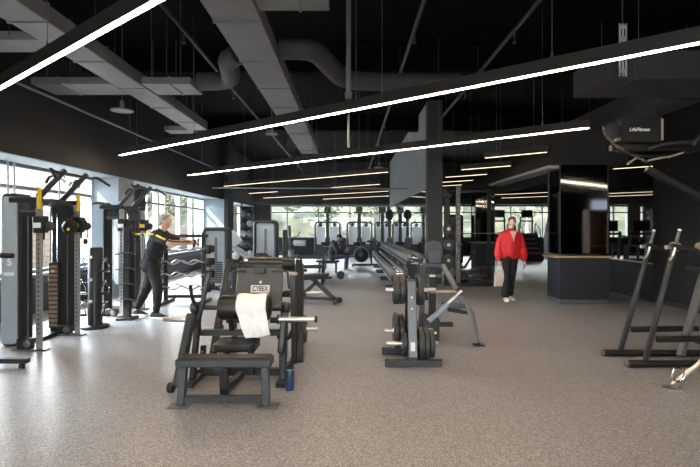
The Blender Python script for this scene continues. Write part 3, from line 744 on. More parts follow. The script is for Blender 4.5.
# ------------------------------------------------------------------ bottle
t = thing('water_bottle', 'blue water bottle standing on the floor beside the front hip press', 'water bottle', (-.53, 4.42, 0))
MB().lathe((-.53, 4.42, 0), (0, 0, 1), [(.034, .006), (.038, .012), (.038, .185), (.033, .20), (.026, .206)], 24).build('bottle_body', mat('blue_enamel', (.02, .052, .125), .35), t)
MB().lathe((-.53, 4.42, 0), (0, 0, 1), [(.034, 0), (.037, .002), (.037, .012), (.034, .013)], 24).build('base_ring', M_steel, t)
MB().lathe((-.53, 4.42, .2), (0, 0, 1), [(.027, 0), (.031, .003), (.031, .03), (.02, .036), (.014, .045)], 20).build('lid', M_black, t)
MB().path([(-.558, 4.42, .222), (-.556, 4.42, .25), (-.53, 4.42, .262), (-.504, 4.42, .25), (-.502, 4.42, .222)], .006, 8, .015).build('carry_loop', M_black, t)
MB().lathe((-.53, 4.42, .188), (0, 0, 1), [(.0375, 0), (.0375, .008), (.034, .0095)], 24).build('neck_ring', M_steel, t)
# ------------------------------------------------------------------ second machine with the printed back board
t = thing('chest_supported_machine', 'black plate-loaded machine with a printed grey back board behind the front hip press', 'gym machine', (-1.02, 5.7, 0))
n = V((0, -.94, .34)).normalized()
bp_ = MB().beam((-1.015, 5.52, .52), (-1.015, 5.68, .985), .52, .035, (0, 1, 0), .01).build('back_board', mat('dark_grey_board', (.075, .077, .082), .5, 0, .1, 15), t)
ctr = V((-1.0, 5.585, .755)); ax = V((1, 0, 0)); up = V((0, .16, .465)).normalized(); nr = ax.cross(up)
R = Matrix((ax, up, nr)).transposed()
pl = MB().cbox(ctr + nr * -.0 , (ax, up, nr), (.105, .042, .002), .0005).build('label_plate', M_white, t)
pos = None
for o_ in (pl,):
    o_.location = o_.location + nr * .02
fr_ = MB()
lp = ctr + nr * .0235
txt = text_mesh('label_text', 'CYBEX', .078, M_char, t, lp, R, .0006, 0, .72)
for dz in (-1, 1):
    MB().lathe(ctr + up * dz * .076 + nr * .018, nr, [(.016, 0), (.016, .004)], 20).build('label_dot', M_white, t)
MB().box(-1.08, -.95, 5.60, 5.66, .93, 1.0).build('carriage_bracket', M_black, t)
MB().lathe((-1.27, 5.74, 1.0), (1, 0, 0), [(.02, 0), (.05, .004), (.06, .02), (.06, .49), (.05, .506), (.02, .51)], 24).build('chest_roller', M_vinyl, t)
MB().lathe((-1.24, 6.1, 1.0), (1, 0, 0), [(.03, 0), (.075, .004), (.085, .02), (.085, .55), (.075, .566), (.03, .57)], 24).build('rear_roller', M_vinyl, t)
for s, x in ((-1, -1.30), (1, -.73)):
    MB().path([(x - s * .14, 5.62, .955), (x + s * .03, 5.60, .955), (x + s * .05, 5.58, .76)], .014, 10, .03).build('handle', M_char, t)
for s, x in ((-1, -1.42), (1, -.60)):
    MB().beam((x + s * .06, 5.35, .0), (x, 5.9, 1.06), .05, .08, (1, 0, 0)).build('side_upright', M_black, t)
    MB().beam((x, 6.15, .0), (x, 6.15, 1.0), .06, .06).build('rear_upright', M_black, t)
    MB().beam((x, 5.3, .03), (x, 6.35, .03), .07, .06).build('base_rail', M_black, t)
    MB().beam((x, 5.85, .95), (x, 6.16, .95), .05, .06).build('top_link', M_black, t)
MB().beam((-.60, 5.4, .02), (-.615, 5.4, .93), .06, .07).build('front_upright', M_black, t)
MB().box(-.64, -.57, 5.35, 5.44, .93, .96).build('upright_warm_top', M_wood, t)  # oak colour stands for warm light reflected on the upright's top
MB().beam((-1.42, 6.15, .62), (-.60, 6.15, .62), .06).build('cross_beam', M_black, t)
MB().beam((-1.42, 5.75, .38), (-.60, 5.75, .38), .06).build('cross_beam', M_black, t)
MB().beam((-1.02, 5.75, .38), (-1.02, 5.64, .60), .07, .05, (1, 0, 0)).build('board_post', M_black, t)
MB().beam((-.76, 5.7, .70), (-.60, 5.7, .70), .05).beam((-1.27, 5.7, .70), (-1.42, 5.7, .70), .05).build('board_stay', M_black, t)
horn(t, (-.58, 5.7, .29), (-.36, 5.7, .29)); horn(t, (-1.45, 5.7, .29), (-1.66, 5.7, .29))
horn(t, (-.57, 6.3, .62), (-.35, 6.3, .62))
MB().beam((-.60, 6.15, .55), (-.60, 6.32, .62), .05).build('horn_stay', M_black, t)
plate((-.515, 5.7, .29), .15, .045, 'black weight plate on the low horn of the machine with the printed board')
# ------------------------------------------------------------------ cable machines along the window side
M_stack = mat('weight_stack_steel', (.05, .045, .042), .4, .5)
def functional_trainer(y, label, group=None):
    t = thing('cable_machine', label, 'cable machine', (-3.95, y + .4, 0), group)
    Y = y
    # pale end tower and dark second tower, each with its stack
    a = MB().rpanel(-4.23, -4.04, 0.03, 1.82, Y + .18, Y + .205, .05).build('end_shroud', M_bluepan, t)
    tx = text_mesh('badge', 'S', .12, M_white, t, (-4.13, Y + .178, 1.02), Matrix(((1, 0, 0), (0, 0, -1), (0, 1, 0))), .001)
    MB().box(-4.20, -4.07, Y + .176, Y + .18, .86, .90, .001).build('badge_line', M_white, t)
    MB().rpanel(-4.24, -4.03, 0.0, 1.86, Y + .205, Y + .46, .06).build('stack_tower', M_char, t)
    MB().box(-4.03, -4.01, Y + .22, Y + .44, .05, 1.80).build('side_trim', M_black, t)
    MB().rpanel(-4.04, -3.80, 0.0, 1.74, Y + .86, Y + 1.02, .04).build('stack_tower', M_black, t)
    ws = MB().box(-4.03, -3.90, Y + .80, Y + .858, .10, .98, .003).build('weight_stack', M_stack, t)
    for k in range(14): MB().box(-4.02, -3.91, Y + .794, Y + .80, .12 + .06 * k, .16 + .06 * k, .001).build('stack_plate', M_steel if k % 1 else mat('stack_label_bronze', (.28, .2, .14), .5, .3), ws)
    MB().ell((-3.965, Y + .79, .86), .02, 12, 8).build('selector_pin', M_yellow, ws)
    for x in (-4.0, -3.93): MB().tube((x, Y + .83, .96), (x, Y + .83, 1.72), .009, 8).build('guide_rod', M_chrome, t)
    # two silver columns with pulley trolleys
    for k, yy in enumerate((Y, Y + .82)):
        u = MB().box(-3.685, -3.62, yy - .02, yy + .02, .02, 1.74, .004).build('column', M_steel, t)
        for q in range(26): MB().lathe((-3.652, yy - .021, .2 + q * .055), (0, -1, 0), [(.010, 0), (.010, .001)], 10).build('pin_hole', M_black, u)
        MB().box(-3.95, -3.55, yy - .05, yy + .05, 0, .02, .004).build('foot_plate', M_grey, t)
        pb = MB().box(-3.90, -3.74, yy - .04, yy + .06, .02, .14, .008).build('lower_pulley_box', M_black, t)
        MB().lathe((-3.78, yy - .045, .08), (0, 1, 0), [(.035, 0), (.045, .004), (.035, .008)], 16).build('pulley', M_grey, pb)
        tr_ = MB().box(-3.70, -3.57, yy - .055, yy + .055, 1.38, 1.58, .01).build('trolley', M_black, t)
        MB().box(-3.69, -3.60, yy - .062, yy - .055, 1.44, 1.50, .002).build('trolley_label', M_yellow if k else M_white, tr_)
        MB().lathe((-3.53, yy - .02, 1.46), (0, 1, 0), [(.03, 0), (.055, .005), (.045, .02), (.055, .035), (.03, .04)], 18).build('pulley', M_char, tr_)
        MB().tube((-3.60, yy, 1.40), (-3.60, yy, 1.30), .012, 8).build('trolley_handle', M_rubber, tr_)
        MB().tube((-3.80, yy + .02, .10), (-3.80, yy + .02, 1.76), .006, 6).build('cable', M_grey, t)
        MB().box(-4.0, -3.62, yy - .03, yy + .03, 1.74, 1.80, .008).build('top_bracket', M_black, t)
    # arched hood and the pull-up arms
    pts = [(-3.95, Y - .02, 1.62), (-3.95, Y + .10, 1.76), (-3.95, Y + .30, 1.80), (-3.95, Y + .56, 1.80), (-3.95, Y + .76, 1.76), (-3.95, Y + .88, 1.62)]
    hood = [(p[0] + .05, p[1], p[2]) for p in pts] + [(p[0] + .05, Y + .43 + (p[1] - Y - .43) * .9, p[2] - .05) for p in pts[::-1]]
    MB().prism(hood, (.22, 0, 0)).build('hood', M_char, t)
    for yy in (Y + .16, Y + .66):
        MB().beam((-3.82, yy, 1.74), (-3.44, yy, 2.14), .05, .06, (0, 1, 0)).build('pull_up_arm', M_char, t)
    MB().tube((-3.47, Y + .0, 2.10), (-3.47, Y + .86, 2.10), .018, 10).build('pull_up_bar', M_black, t)
    for s, yy in ((-1, Y + .0), (1, Y + .86)):
        MB().path([(-3.47, yy, 2.10), (-3.47, yy + s * .10, 2.13), (-3.34, yy + s * .22, 2.02)], .018, 10, .05).build('angled_grip', M_rubber, t)
        MB().path([(-3.5, yy - s * .16, 2.08), (-3.62, yy - s * .14, 2.06), (-3.66, yy - s * .14, 1.98)], .016, 10, .04).build('inner_grip', M_rubber, t)
    MB().beam((-4.1, Y + .33, 1.80), (-4.0, Y + .95, 1.74), .08, .05).build('top_beam', M_black, t)
    MB().box(-4.22, -3.9, Y + .44, Y + .90, .0, .05).build('base', M_black, t)
    return t
m1 = functional_trainer(5.88, 'cable machine with two silver columns beside the windows, first from the camera', 'cable machines by the windows')
m2 = functional_trainer(8.0, 'cable machine behind the man in the dark shirt, second from the camera', 'cable machines by the windows')
# hanging straps, handle and ball
def strap(pts, w, label):
    t = thing('suspension_strap', label, 'strap', pts[0])
    m = MB()
    for a, b in zip(pts, pts[1:]): m.beam(a, b, w, .012, (1, 0, .1), .002)
    m.build('webbing', M_yellow, t)
    p = V(pts[len(pts) // 2])
    MB().beam(p + V((0, -.012, .02)), p + V((0, -.012, -.02)), w * 1.1, .006, (1, 0, 0), .001).build('buckle', M_black, t)
    MB().beam(p + V((.0, -.012, .09)), p + V((.0, -.012, .05)), w * .8, .004, (1, 0, 0), .001).build('stitched_patch', M_black, t)
    return t
strap([(-3.60, 5.80, 1.90), (-3.60, 5.79, 1.82), (-3.60, 5.79, 1.66)], .075, 'yellow strap hanging from the first cable machine column nearest the camera')
strap([(-3.60, 6.63, 1.87), (-3.60, 6.62, 1.78), (-3.60, 6.62, 1.66)], .075, 'yellow strap hanging from the far column of the first cable machine')
for (x, y, z), lab in (((-3.60, 5.785, 1.93), 'loop'),):
    pass
t = thing('ball_attachment', 'black ball with a yellow mark hanging on the first cable machine', 'cable attachment', (-3.62, 6.60, 1.45))
MB().ell((-3.66, 6.535, 1.45), .095, 20, 14).build('ball', M_rubber, t)
MB().lathe((-3.63, 6.448, 1.42), (0, -1, 0), [(.02, 0), (.02, .006)], 14).build('mark', M_yellow, t)
MB().tube((-3.66, 6.535, 1.53), (-3.62, 6.58, 1.64), .012, 8).build('ball_cord', M_rubber, t)
t = thing('hanging_handle', 'black looped handle hanging beside the black ball grip', 'cable attachment', (-3.50, 6.58, 1.4))
MB().path([(-3.56, 6.58, 1.50), (-3.50, 6.58, 1.56), (-3.46, 6.58, 1.50), (-3.46, 6.58, 1.30)], .012, 8, .03).build('webbing', M_rubber, t)
MB().ell((-3.48, 6.58, 1.26), (.03, .03, .04), 12, 8).build('grip_end', M_rubber, t)
# ------------------------------------------------------------------ attachment post between the machines
t = thing('attachment_stand', 'black cylindrical stand hung with chrome cable handles between the two cable machines', 'accessory stand', (-3.67, 7.2, 0))
MB().lathe((-3.67, 7.2, 0), (0, 0, 1), [(.17, 0), (.19, .004), (.19, .03), (.17, .045), (.098, .05), (.098, 1.14), (.09, 1.155), (.05, 1.16)], 32).build('post', M_black, t)
for z in (.35, .66, .98):
    for s in (-1, 1):
        MB().path([(-3.67 + s * .09, 7.2, z), (-3.67 + s * .15, 7.18, z), (-3.67 + s * .16, 7.18, z + .03)], .008, 8, .02).build('hook', M_chrome, t)
    MB().box(-3.70, -3.66, 7.098, 7.104, z + .02, z + .06, .001).build('sticker', M_white, t)
k = 0
for z in (.35, .66, .98):
    for s in (-1, 1):
        k += 1; x = -3.67 + s * .17
        lab = 'chrome cable handle hanging on the %s hook of the attachment stand, %s side' % ({.35: 'lowest', .66: 'middle', .98: 'top'}[z], 'window' if s < 0 else 'room')
        h = thing('stirrup_attachment', lab, 'cable attachment', (x, 7.18, z))
        q = s * .02
        MB().path([(x, 7.17, z + .0), (x - .05, 7.15, z - .07), (x - .06, 7.15, z - .16)], .007, 8, .02).path([(x, 7.17, z), (x + .05, 7.15, z - .07), (x + .06, 7.15, z - .16)], .007, 8, .02).build('stirrup', M_chrome, h)
        MB().tube((x - .07, 7.15, z - .16), (x + .07, 7.15, z - .16), .018, 12).build('grip', M_rubber if k % 3 else M_chrome, h)
        MB().path([(x + math.cos(a) * .018, 7.17, z + .018 + math.sin(a) * .018) for a in [i * math.pi / 5 for i in range(10)]], .005, 6, closed=True).build('ring', M_chrome, h)
# dark machine columns between second cable machine and the window
def pole_unit(x, y, h, label):
    t = thing('storage_column', label, 'accessory stand', (x, y, 0))
    MB().box(x - .13, x + .13, y - .13, y + .13, 0, .04).build('base', M_black, t)
    MB().beam((x, y, .04), (x, y, h), .10, .10).build('column', M_black, t)
    k = 0
    for z in [.3 + i * .24 for i in range(int((h - .3) / .24))]:
        MB().path([(x - .16, y - .06, z), (x - .05, y - .07, z + .03), (x + .05, y - .07, z + .03), (x + .16, y - .06, z)], .012, 8, .03).build('hook', M_char, t)
    return t
pole_unit(-3.5, 7.86, 1.45, 'black square post with dark hooks at the front of the second cable machine')
# ------------------------------------------------------------------ machine cut off by the edge of the photo
t = thing('low_row_machine', 'black floor bar and curved grip reaching in beside the heater', 'gym machine', (-4.0, 5.15, 0))
MB().beam((-5.0, 5.15, .075), (-3.31, 5.15, .075), .07, .05).build('base_bar', M_char, t)
MB().lathe((-3.38, 5.15, 0), (0, 0, 1), [(.03, 0), (.03, .03), (.02, .05)], 14).build('foot', M_rubber, t)
MB().lathe((-4.9, 5.15, 0), (0, 0, 1), [(.03, 0), (.03, .03), (.02, .05)], 14).build('foot', M_rubber, t)
MB().beam((-4.6, 5.15, .1), (-4.6, 5.15, 1.5), .08).build('post', M_char, t)
MB().path([(-4.56, 5.15, 1.15), (-4.0, 5.12, 1.17), (-3.44, 5.10, 1.155)], .026, 12).build('grip_arm', M_rubber, t)
# ------------------------------------------------------------------ reception counter round a black mirrored column
def wrapped_column(x0, x1, y0, y1, zt, lab, labc):
    t = thing('mirrored_column', labc, 'column', ((x0 + x1) / 2, (y0 + y1) / 2, 0))
    MB().box(x0 + .02, x1 - .02, y0 + .02, y1 - .02, .95, zt, .003).build('mirror_cladding', M_dkmirror, t)
    for x, y in ((x0 + .012, y0 + .012), (x1 - .012, y0 + .012), (x0 + .012, y1 - .012)): MB().box(x - .01, x + .01, y - .01, y + .01, .951, zt, .002).build('corner_trim', M_char, t)
    d = thing('reception_counter', lab, 'counter', ((x0 + x1) / 2, (y0 + y1) / 2, 0))
    MB().box(x0, x1, y0, y1, .09, .87, .004).build('counter_body', M_dkblue, d)
    MB().box(x0 + .01, x1 - .01, y0 + .01, y1 - .01, 0, .09, .003).build('plinth', M_grey, d)
    wt = MB().box(x0 - .09, x1 + .05, y0 - .04, y1 + .06, .87, .91, .006).build('counter_top', M_wood, d)
    for z in (.30, .58): MB().box(x0 + .002, x1 - .002, y0 - .0015, y0, z, z + .004, .0005).build('panel_joint', M_black, d)
wrapped_column(3.93, 4.86, 9.37, 9.95, 2.615, 'navy reception counter with an oak top beside the woman in red', 'black mirrored column rising from the reception counter')
wrapped_column(4.35, 5.05, 17.4, 18.0, 2.615, 'second dark counter with an oak ledge behind the power rack', 'second black mirrored column behind the power rack')
# open wooden cubby that shows in the mirror
t = thing('open_cubby_cabinet', 'open oak cubby cabinet seen in the black mirrored column', 'cabinet', (7.37, 4.4, 0))
for x in (6.85, 7.35, 7.9): MB().box(x - .015, x + .015, 4.1, 4.5, 0, 1.95, .003).build('side_panel', M_wood, t)
for z in (.02, .9, 1.93): MB().box(6.865, 7.885, 4.1, 4.5, z - .015, z + .015, .003).build('shelf_board', M_wood, t)
MB().box(6.84, 7.91, 4.09, 4.1, 0, 1.95, .002).build('back_panel', M_wood, t)
# windows on the back wall seen in the mirror
window_x(9, 12.1, 14.2, [13.2], YB + .06, .9, 2.9, 2.4, d=-1)
tag(MB().box(12.15, 14.15, YB + .115, YB + .12, 1.0, 2.8, .001).build('window_daylight_panel', mat('glowing_daylight_panel', (.8, .85, .9), .8, emit=(.75, .87, 1), estr=1.0)), kind='structure')  # glowing panel put in place of daylight through this window
# ------------------------------------------------------------------ guard rail on the half wall
t = thing('guard_rail', 'black guard rail along the top of the low wall beside the reception counter', 'railing', (5.96, 12, .75))
for y in (9.85, 10.35, 10.85, 11.35): MB().box(5.94, 5.98, y - .02, y + .02, .746, 1.05, .003).build('rail_post', M_black, t)
MB().tube((5.96, 9.85, 1.06), (5.96, 11.4, 1.06), .022, 10).build('hand_rail', M_black, t)
MB().tube((5.96, 9.85, .90), (5.96, 11.4, .90), .012, 8).build('mid_rail', M_black, t)
# ------------------------------------------------------------------ leaning frame machine at the edge of the photo
t = thing('leaning_frame_machine', 'black tubular machine with leaning uprights and round floor bars by the dark partition', 'gym machine', (3.4, 5.4, 0))
for y, x0, w in ((5.62, 2.84, 0), (5.17, 2.86, 1)):
    b = MB().tube((x0, y, .036), (4.6, y, .036), .036, 18).build('floor_bar', M_black, t)
    MB().lathe((x0, y, .036), (-1, 0, 0), [(.0365, -.012), (.0365, .004), (.03, .008)], 18).build('end_cap', M_grey, b)
for y, xb, xt, zt in ((5.62, 3.04, 3.37, 1.25), (5.17, 3.05, 3.36, 1.26)):
    MB().beam((xb, y, .06), (xt, y, zt), .065, .05, (1, 0, 0), .018).build('leaning_upright', M_char, t)
    g = MB().lathe((xt + .0, y, zt - .02), V((.05, 0, .19)), [(.017, 0), (.017, .17), (.012, .176)], 14).build('grip', M_grey, t)
    MB().lathe((xt + .045, y, zt + .150), V((.05, 0, .19)), [(.018, 0), (.018, .016), (.012, .02)], 14).build('grip_tip', M_white, g)
    MB().beam((xt - .05, y - .01, zt), (xt + .40, y - .03, zt - .10), .05, .05).build('top_arm', M_black, t)
    MB().path([(xt - .03, y - .05, zt - .02), (xt - .05, y - .05, zt - .10), (xt - .09, y - .05, zt - .15)], .013, 8, .03).build('lever', M_steel, t)
    MB().lathe((xt + .26, y - .03, zt - .02), (0, -1, 0), [(.02, -.05), (.05, -.045), (.055, .0), (.05, .045), (.02, .05)], 16).build('shoulder_pad', mat('tan_pad', (.30, .25, .21), .5), t)
    MB().lathe((xt - .10, y, zt - .02), (-1, 0, 0), [(.018, -.05), (.022, -.04), (.022, .0), (.012, .004)], 12).build('spring_knob', M_steel, t)
for y, x0, z in ((5.62, 3.16, .30), (5.17, 3.17, .29)): MB().beam((x0, y, z), (x0 + .75, y, z + .01), .05, .06).build('side_rail', M_black, t)
MB().beam((3.60, 5.45, .04), (3.92, 5.45, 1.16), .10, .05, (1, 0, 0), .01).build('rear_leg', M_grey, t)
MB().beam((3.80, 5.17, 1.0), (3.80, 5.62, 1.0), .06).build('cross_tube', M_black, t)
MB().beam((4.2, 5.17, .04), (4.05, 5.3, 1.25), .07).build('rear_post', M_black, t)
MB().beam((4.4, 5.17, .06), (4.4, 5.62, .06), .07).build('rear_cross_bar', M_black, t)
# chrome leg machine
t = thing('chrome_leg_machine', 'chrome slanted machine leg with a ring handle at the bottom corner of the photo', 'gym machine', (3.1, 4.45, 0))
lg = MB().beam((2.87, 4.45, .03), (3.75, 4.45, .75), .045, .05, (0, 1, 0), .01).build('chrome_leg', M_steel, t)
MB().box(2.81, 2.93, 4.40, 4.50, 0, .018, .003).build('foot_plate', M_steel, lg)
MB().path([(2.90 + .055 * math.cos(a), 4.42, .145 + .06 * math.sin(a)) for a in [i * math.pi / 12 for i in range(24)]], .008, 8, closed=True).build('ring_handle', M_chrome, t)
for s in (.25, .5, .75): MB().lathe(V((2.87, 4.45, .03)) + V((.88, 0, .72)) * s + V((0, -.026, 0)), (0, -1, 0), [(.012, 0), (.012, .006)], 10).build('bolt', M_steel, lg)
MB().beam((3.75, 4.45, .75), (4.4, 4.45, .75), .06).build('seat_beam', M_black, t)
MB().box(3.9, 4.4, 4.3, 4.6, .79, .86, .02).build('seat', M_vinyl, t)
MB().beam((4.35, 4.45, .03), (4.3, 4.45, .73), .06).build('rear_leg', M_black, t)
MB().beam((4.35, 4.15, .03), (4.35, 4.75, .03), .06).build('rear_foot', M_black, t)
# ------------------------------------------------------------------ overhead rope trainer
t = thing('rope_trainer', 'tall black rope trainer with an overhead name board and pull-up grips by the dark partition', 'gym machine', (4.9, 6.1, 0))
MB().box(4.78, 5.02, 5.98, 6.22, .05, 2.85, .01).build('mast', M_black, t)
MB().box(4.3, 5.5, 5.85, 6.35, 0, .05, .01).build('base', M_black, t)
bx = MB().rpanel(3.22, 3.69, 2.47, 2.76, 5.93, 6.10, .02).build('name_board', M_black, t)
text_mesh('name_text', 'LifeFitness', .058, mat('pale_lettering', (.92, .91, .9), .5), t, (3.43, 5.926, 2.605), Matrix(((1, 0, 0), (0, 0, -1), (0, 1, 0))), .001, .35, 1.0)
MB().box(3.69, 3.73, 5.94, 6.08, 2.48, 2.74, .006).build('board_end_bracket', mat('tan_bracket', (.5, .42, .35), .4, .3), t)
MB().lathe((3.71, 6.0, 2.74), (0, 0, 1), [(.03, 0), (.03, .04), (.02, .06), (.02, .09)], 12).build('bracket_knob', M_black, t)
MB().beam((3.2, 6.14, 2.42), (4.9, 6.1, 2.42), .09, .07).build('boom', M_black, t)
MB().beam((3.62, 6.1, 2.16), (4.86, 6.1, 1.50), .08, .07).build('diagonal_strut', M_black, t)
MB().path([(3.55, 5.95, 2.38), (3.75, 5.9, 2.44), (4.25, 5.9, 2.46), (4.6, 6.0, 2.42)], .024, 10, .08).build('pull_up_tube', M_char, t)
MB().path([(3.98, 5.8, 2.40), (4.05, 5.78, 2.52), (4.4, 5.8, 2.55), (4.8, 6.0, 2.5)], .028, 10, .08).build('pull_up_tube', M_char, t)
MB().path([(3.2, 5.98, 2.36), (3.5, 5.9, 2.28), (3.8, 5.9, 2.30), (4.2, 6.0, 2.38)], .016, 8, .06).build('lower_tube', M_black, t)
for a, b in (((3.27, 5.9, 2.19), (3.37, 5.9, 2.26)), ((3.52, 5.9, 2.235), (3.74, 5.9, 2.28)), ((3.74, 5.88, 2.27), (3.92, 5.88, 2.325))):
    MB().tube(a, b, .013, 10).build('grip', mat('tan_grip', (.42, .36, .31), .4, .2), t)
MB().lathe((3.14, 6.0, 2.60), (0, -1, 0), [(.04, -.03), (.10, -.025), (.085, 0), (.10, .025), (.04, .03)], 24).build('rope_pulley', M_char, t)
MB().beam((3.10, 6.03, 2.60), (3.24, 6.03, 2.60), .05, .03).build('pulley_bracket', M_steel, t)
rp = [(3.03, 5.99, 2.66), (3.06, 5.99, 2.56), (3.14, 5.98, 2.45), (3.27, 5.97, 2.36), (3.42, 5.96, 2.28), (3.55, 5.96, 2.22)]
q = MB(); q.path(rp, .018, 8, .06, 6)
cl = [sum((q.v[i * 8 + k] for k in range(8)), V((0, 0, 0))) / 8 for i in range(len(q.v) // 8)]
fine = []
for a, b in zip(cl, cl[1:]):
    n = max(1, int((b - a).length / .012)); fine += [a + (b - a) * k / n for k in range(n)]
MB().path(fine, [.02 if (i // 2) % 2 else .013 for i in range(len(fine))], 10).build('climbing_rope', mat('dark_tan_rope', (.13, .10, .075), .8, 0, .4, 60), t)
# ------------------------------------------------------------------ stair climbers and treadmills
def stair_climber(x, y, label, group):
    t = thing('stair_climber', label, 'stair climber', (x, y, 0), group)
    MB().box(x - .40, x + .40, y - .5, y + .75, 0, .22, .03).build('base', M_black, t)
    for s in (-1, 1):
        MB().prism([(x + s * .34, y - .45, .2), (x + s * .34, y + .7, .2), (x + s * .34, y + .7, 1.1), (x + s * .34, y + .35, 1.25), (x + s * .34, y - .2, .6)], (s * .06, 0, 0)).build('side_shroud', M_char, t)
        MB().path([(x + s * .37, y - .25, .55), (x + s * .38, y - .1, 1.35), (x + s * .38, y + .45, 1.65), (x + s * .38, y + .6, 1.0)], .024, 10, .12).build('hand_rail', M_grey, t)
        MB().beam((x + s * .30, y + .62, 1.0), (x + s * .26, y + .55, 1.9), .06).build('mast', M_grey, t)
    st = MB()
    for k in range(5):
        s_ = MB().box(x - .335, x + .335, y - .42 + .2 * k, y - .2 + .2 * k, .22, .38 + .2 * k, .01).build('step', M_black, t)
        MB().box(x - .30, x + .30, y - .425 + .2 * k, y - .42 + .2 * k, .30 + .2 * k, .34 + .2 * k, .001).build('step_edge', mat('tan_step_edge', (.34, .28, .23), .5), s_)
    c = MB().box(x - .25, x + .25, y + .42, y + .50, 1.88, 2.22, .015).build('console', M_black, t)
    MB().box(x - .22, x + .22, y + .415, y + .42, 1.92, 2.18, .002).build('screen', mat('dark_screen', (.012, .012, .014), .15), c)
    MB().beam((x - .3, y + .5, 1.72), (x + .3, y + .5, 1.72), .07).build('console_bar', M_char, t)
    return t
for i, x in enumerate((6.7, 7.95, 9.2)):
    stair_climber(x, 22, 'tall stair climber by the far window, %s' % ('behind the person in red', 'between the person in red and the reception column', 'mostly hidden by the reception column')[i], 'stair climbers at the far window')
def treadmill(x, y, label, group):
    t = thing('treadmill', label, 'treadmill', (x, y, 0), group)
    MB().box(x - .42, x + .42, y - 1.0, y + .7, .05, .20, .03).build('deck', M_black, t)
    MB().box(x - .27, x + .27, y - .98, y + .5, .20, .212, .003).build('belt', M_rubber, t)
    MB().box(x - .40, x + .40, y + .4, y + .95, .04, .36, .06).build('motor_hood', M_char, t)
    for s in (-1, 1):
        MB().beam((x + s * .40, y + .55, .2), (x + s * .36, y + .35, 1.30), .07, .08).build('mast', M_grey, t)
        MB().path([(x + s * .38, y + .40, 1.15), (x + s * .38, y - .15, 1.12), (x + s * .38, y - .2, .98)], .025, 10, .06).build('hand_rail', M_grey, t)
        MB().lathe((x + s * .35, y - .95, 0), (0, 0, 1), [(.04, 0), (.04, .06)], 12).build('foot', M_rubber, t)
    MB().beam((x - .40, y + .36, 1.22), (x + .40, y + .36, 1.22), .10, .08).build('console_bar', M_char, t)
    c = MB().box(x - .30, x + .30, y + .34, y + .40, 1.30, 1.68, .02).build('console', M_black, t)
    MB().box(x - .26, x + .26, y + .334, y + .34, 1.34, 1.64, .002).build('screen', mat('dark_screen', (.012, .012, .014), .15), c)
    return t
for i, x in enumerate((8.9, 10.0, 11.1)):
    treadmill(x, 16.8, 'black treadmill with a tilted dark screen beyond the low wall, %s' % ('beside the reception counter', 'middle one of three', 'beside the dark partition')[i], 'treadmills beyond the low wall')
# ------------------------------------------------------------------ chest supported row beside the plate tree
t = thing('row_machine', 'grey plate-loaded row machine with a rounded black pad just behind the plate tree', 'gym machine', (1.25, 6.6, 0))
MB().beam((1.00, 6.8, .93), (1.27, 6.8, .93), .07, .06).build('top_beam', M_char, t)
MB().beam((1.02, 6.7, .80), (1.25, 6.7, .80), .05, .05).build('label_beam', M_char, t)
MB().box(1.06, 1.14, 6.672, 6.676, .785, .812, .001).build('label', M_white, t)
MB().beam((1.00, 6.8, .93), (.93, 6.6, .04), .07, .06, (0, 1, 0)).build('front_leg', M_char, t)
MB().beam((1.26, 6.8, .93), (1.46, 6.5, .50), .065, .075, (0, 1, 0)).build('rear_leg', M_grey, t)
MB().path([(1.44, 6.52, .54), (1.48, 6.45, .46), (1.53, 6.3, .36), (1.555, 6.12, .02)], .036, 12, .08).build('curved_leg', M_grey, t)
MB().box(1.50, 1.64, 6.06, 6.18, 0, .014, .003).build('foot_plate', M_char, t)
MB().beam((1.18, 6.45, .46), (1.50, 6.42, .43), .05, .06).build('low_brace', M_char, t)
MB().beam((1.27, 6.5, .38), (1.52, 6.35, .36), .04, .05).build('low_brace', M_char, t)
MB().beam((1.13, 6.85, .9), (1.13, 6.9, .02), .10, .08, (0, 1, 0)).build('center_post', M_black, t)
pd = MB().rpanel(1.02, 1.24, .98, 1.27, 6.70, 6.82, .105).build('chest_pad', M_vinyl, t)
MB().rpanel(1.055, 1.205, .97, 1.14, 6.66, 6.72, .03).build('pad_bracket', M_char, t)
MB().beam((.98, 6.22, .28), (1.22, 6.22, .50), .055, .06, (0, 1, 0)).build('loading_arm', mat('blue_grey_arm', (.22, .25, .29), .35, .4), t)
sl = MB().tube((1.22, 6.22, .50), (1.39, 6.22, .66), .022, 14).build('arm_sleeve', M_steel, t)
MB().tube((1.03, 6.4, .62), (1.42, 6.4, .62), .022, 14).build('cross_bar', mat('warm_lit_bar', (.40, .32, .25), .35, .5), t)  # warm light on the bar put into its tan colour
MB().lathe((1.36, 6.4, .62), (1, 0, 0), [(.03, 0), (.05, .005), (.05, .05), (.03, .06)], 18).build('bar_end', M_rubber, t)
bxx = MB().box(.96, 1.13, 6.3, 6.62, .0, .30, .01).build('foot_box', M_black, t)
MB().box(1.02, 1.09, 6.296, 6.3, .10, .13, .001).build('box_label', M_white, bxx)
MB().beam((1.0, 6.3, .03), (1.0, 7.4, .03), .07).build('base_rail', M_char, t)
MB().beam((.95, 7.3, .03), (1.5, 7.3, .03), .07).build('rear_base', M_char, t)
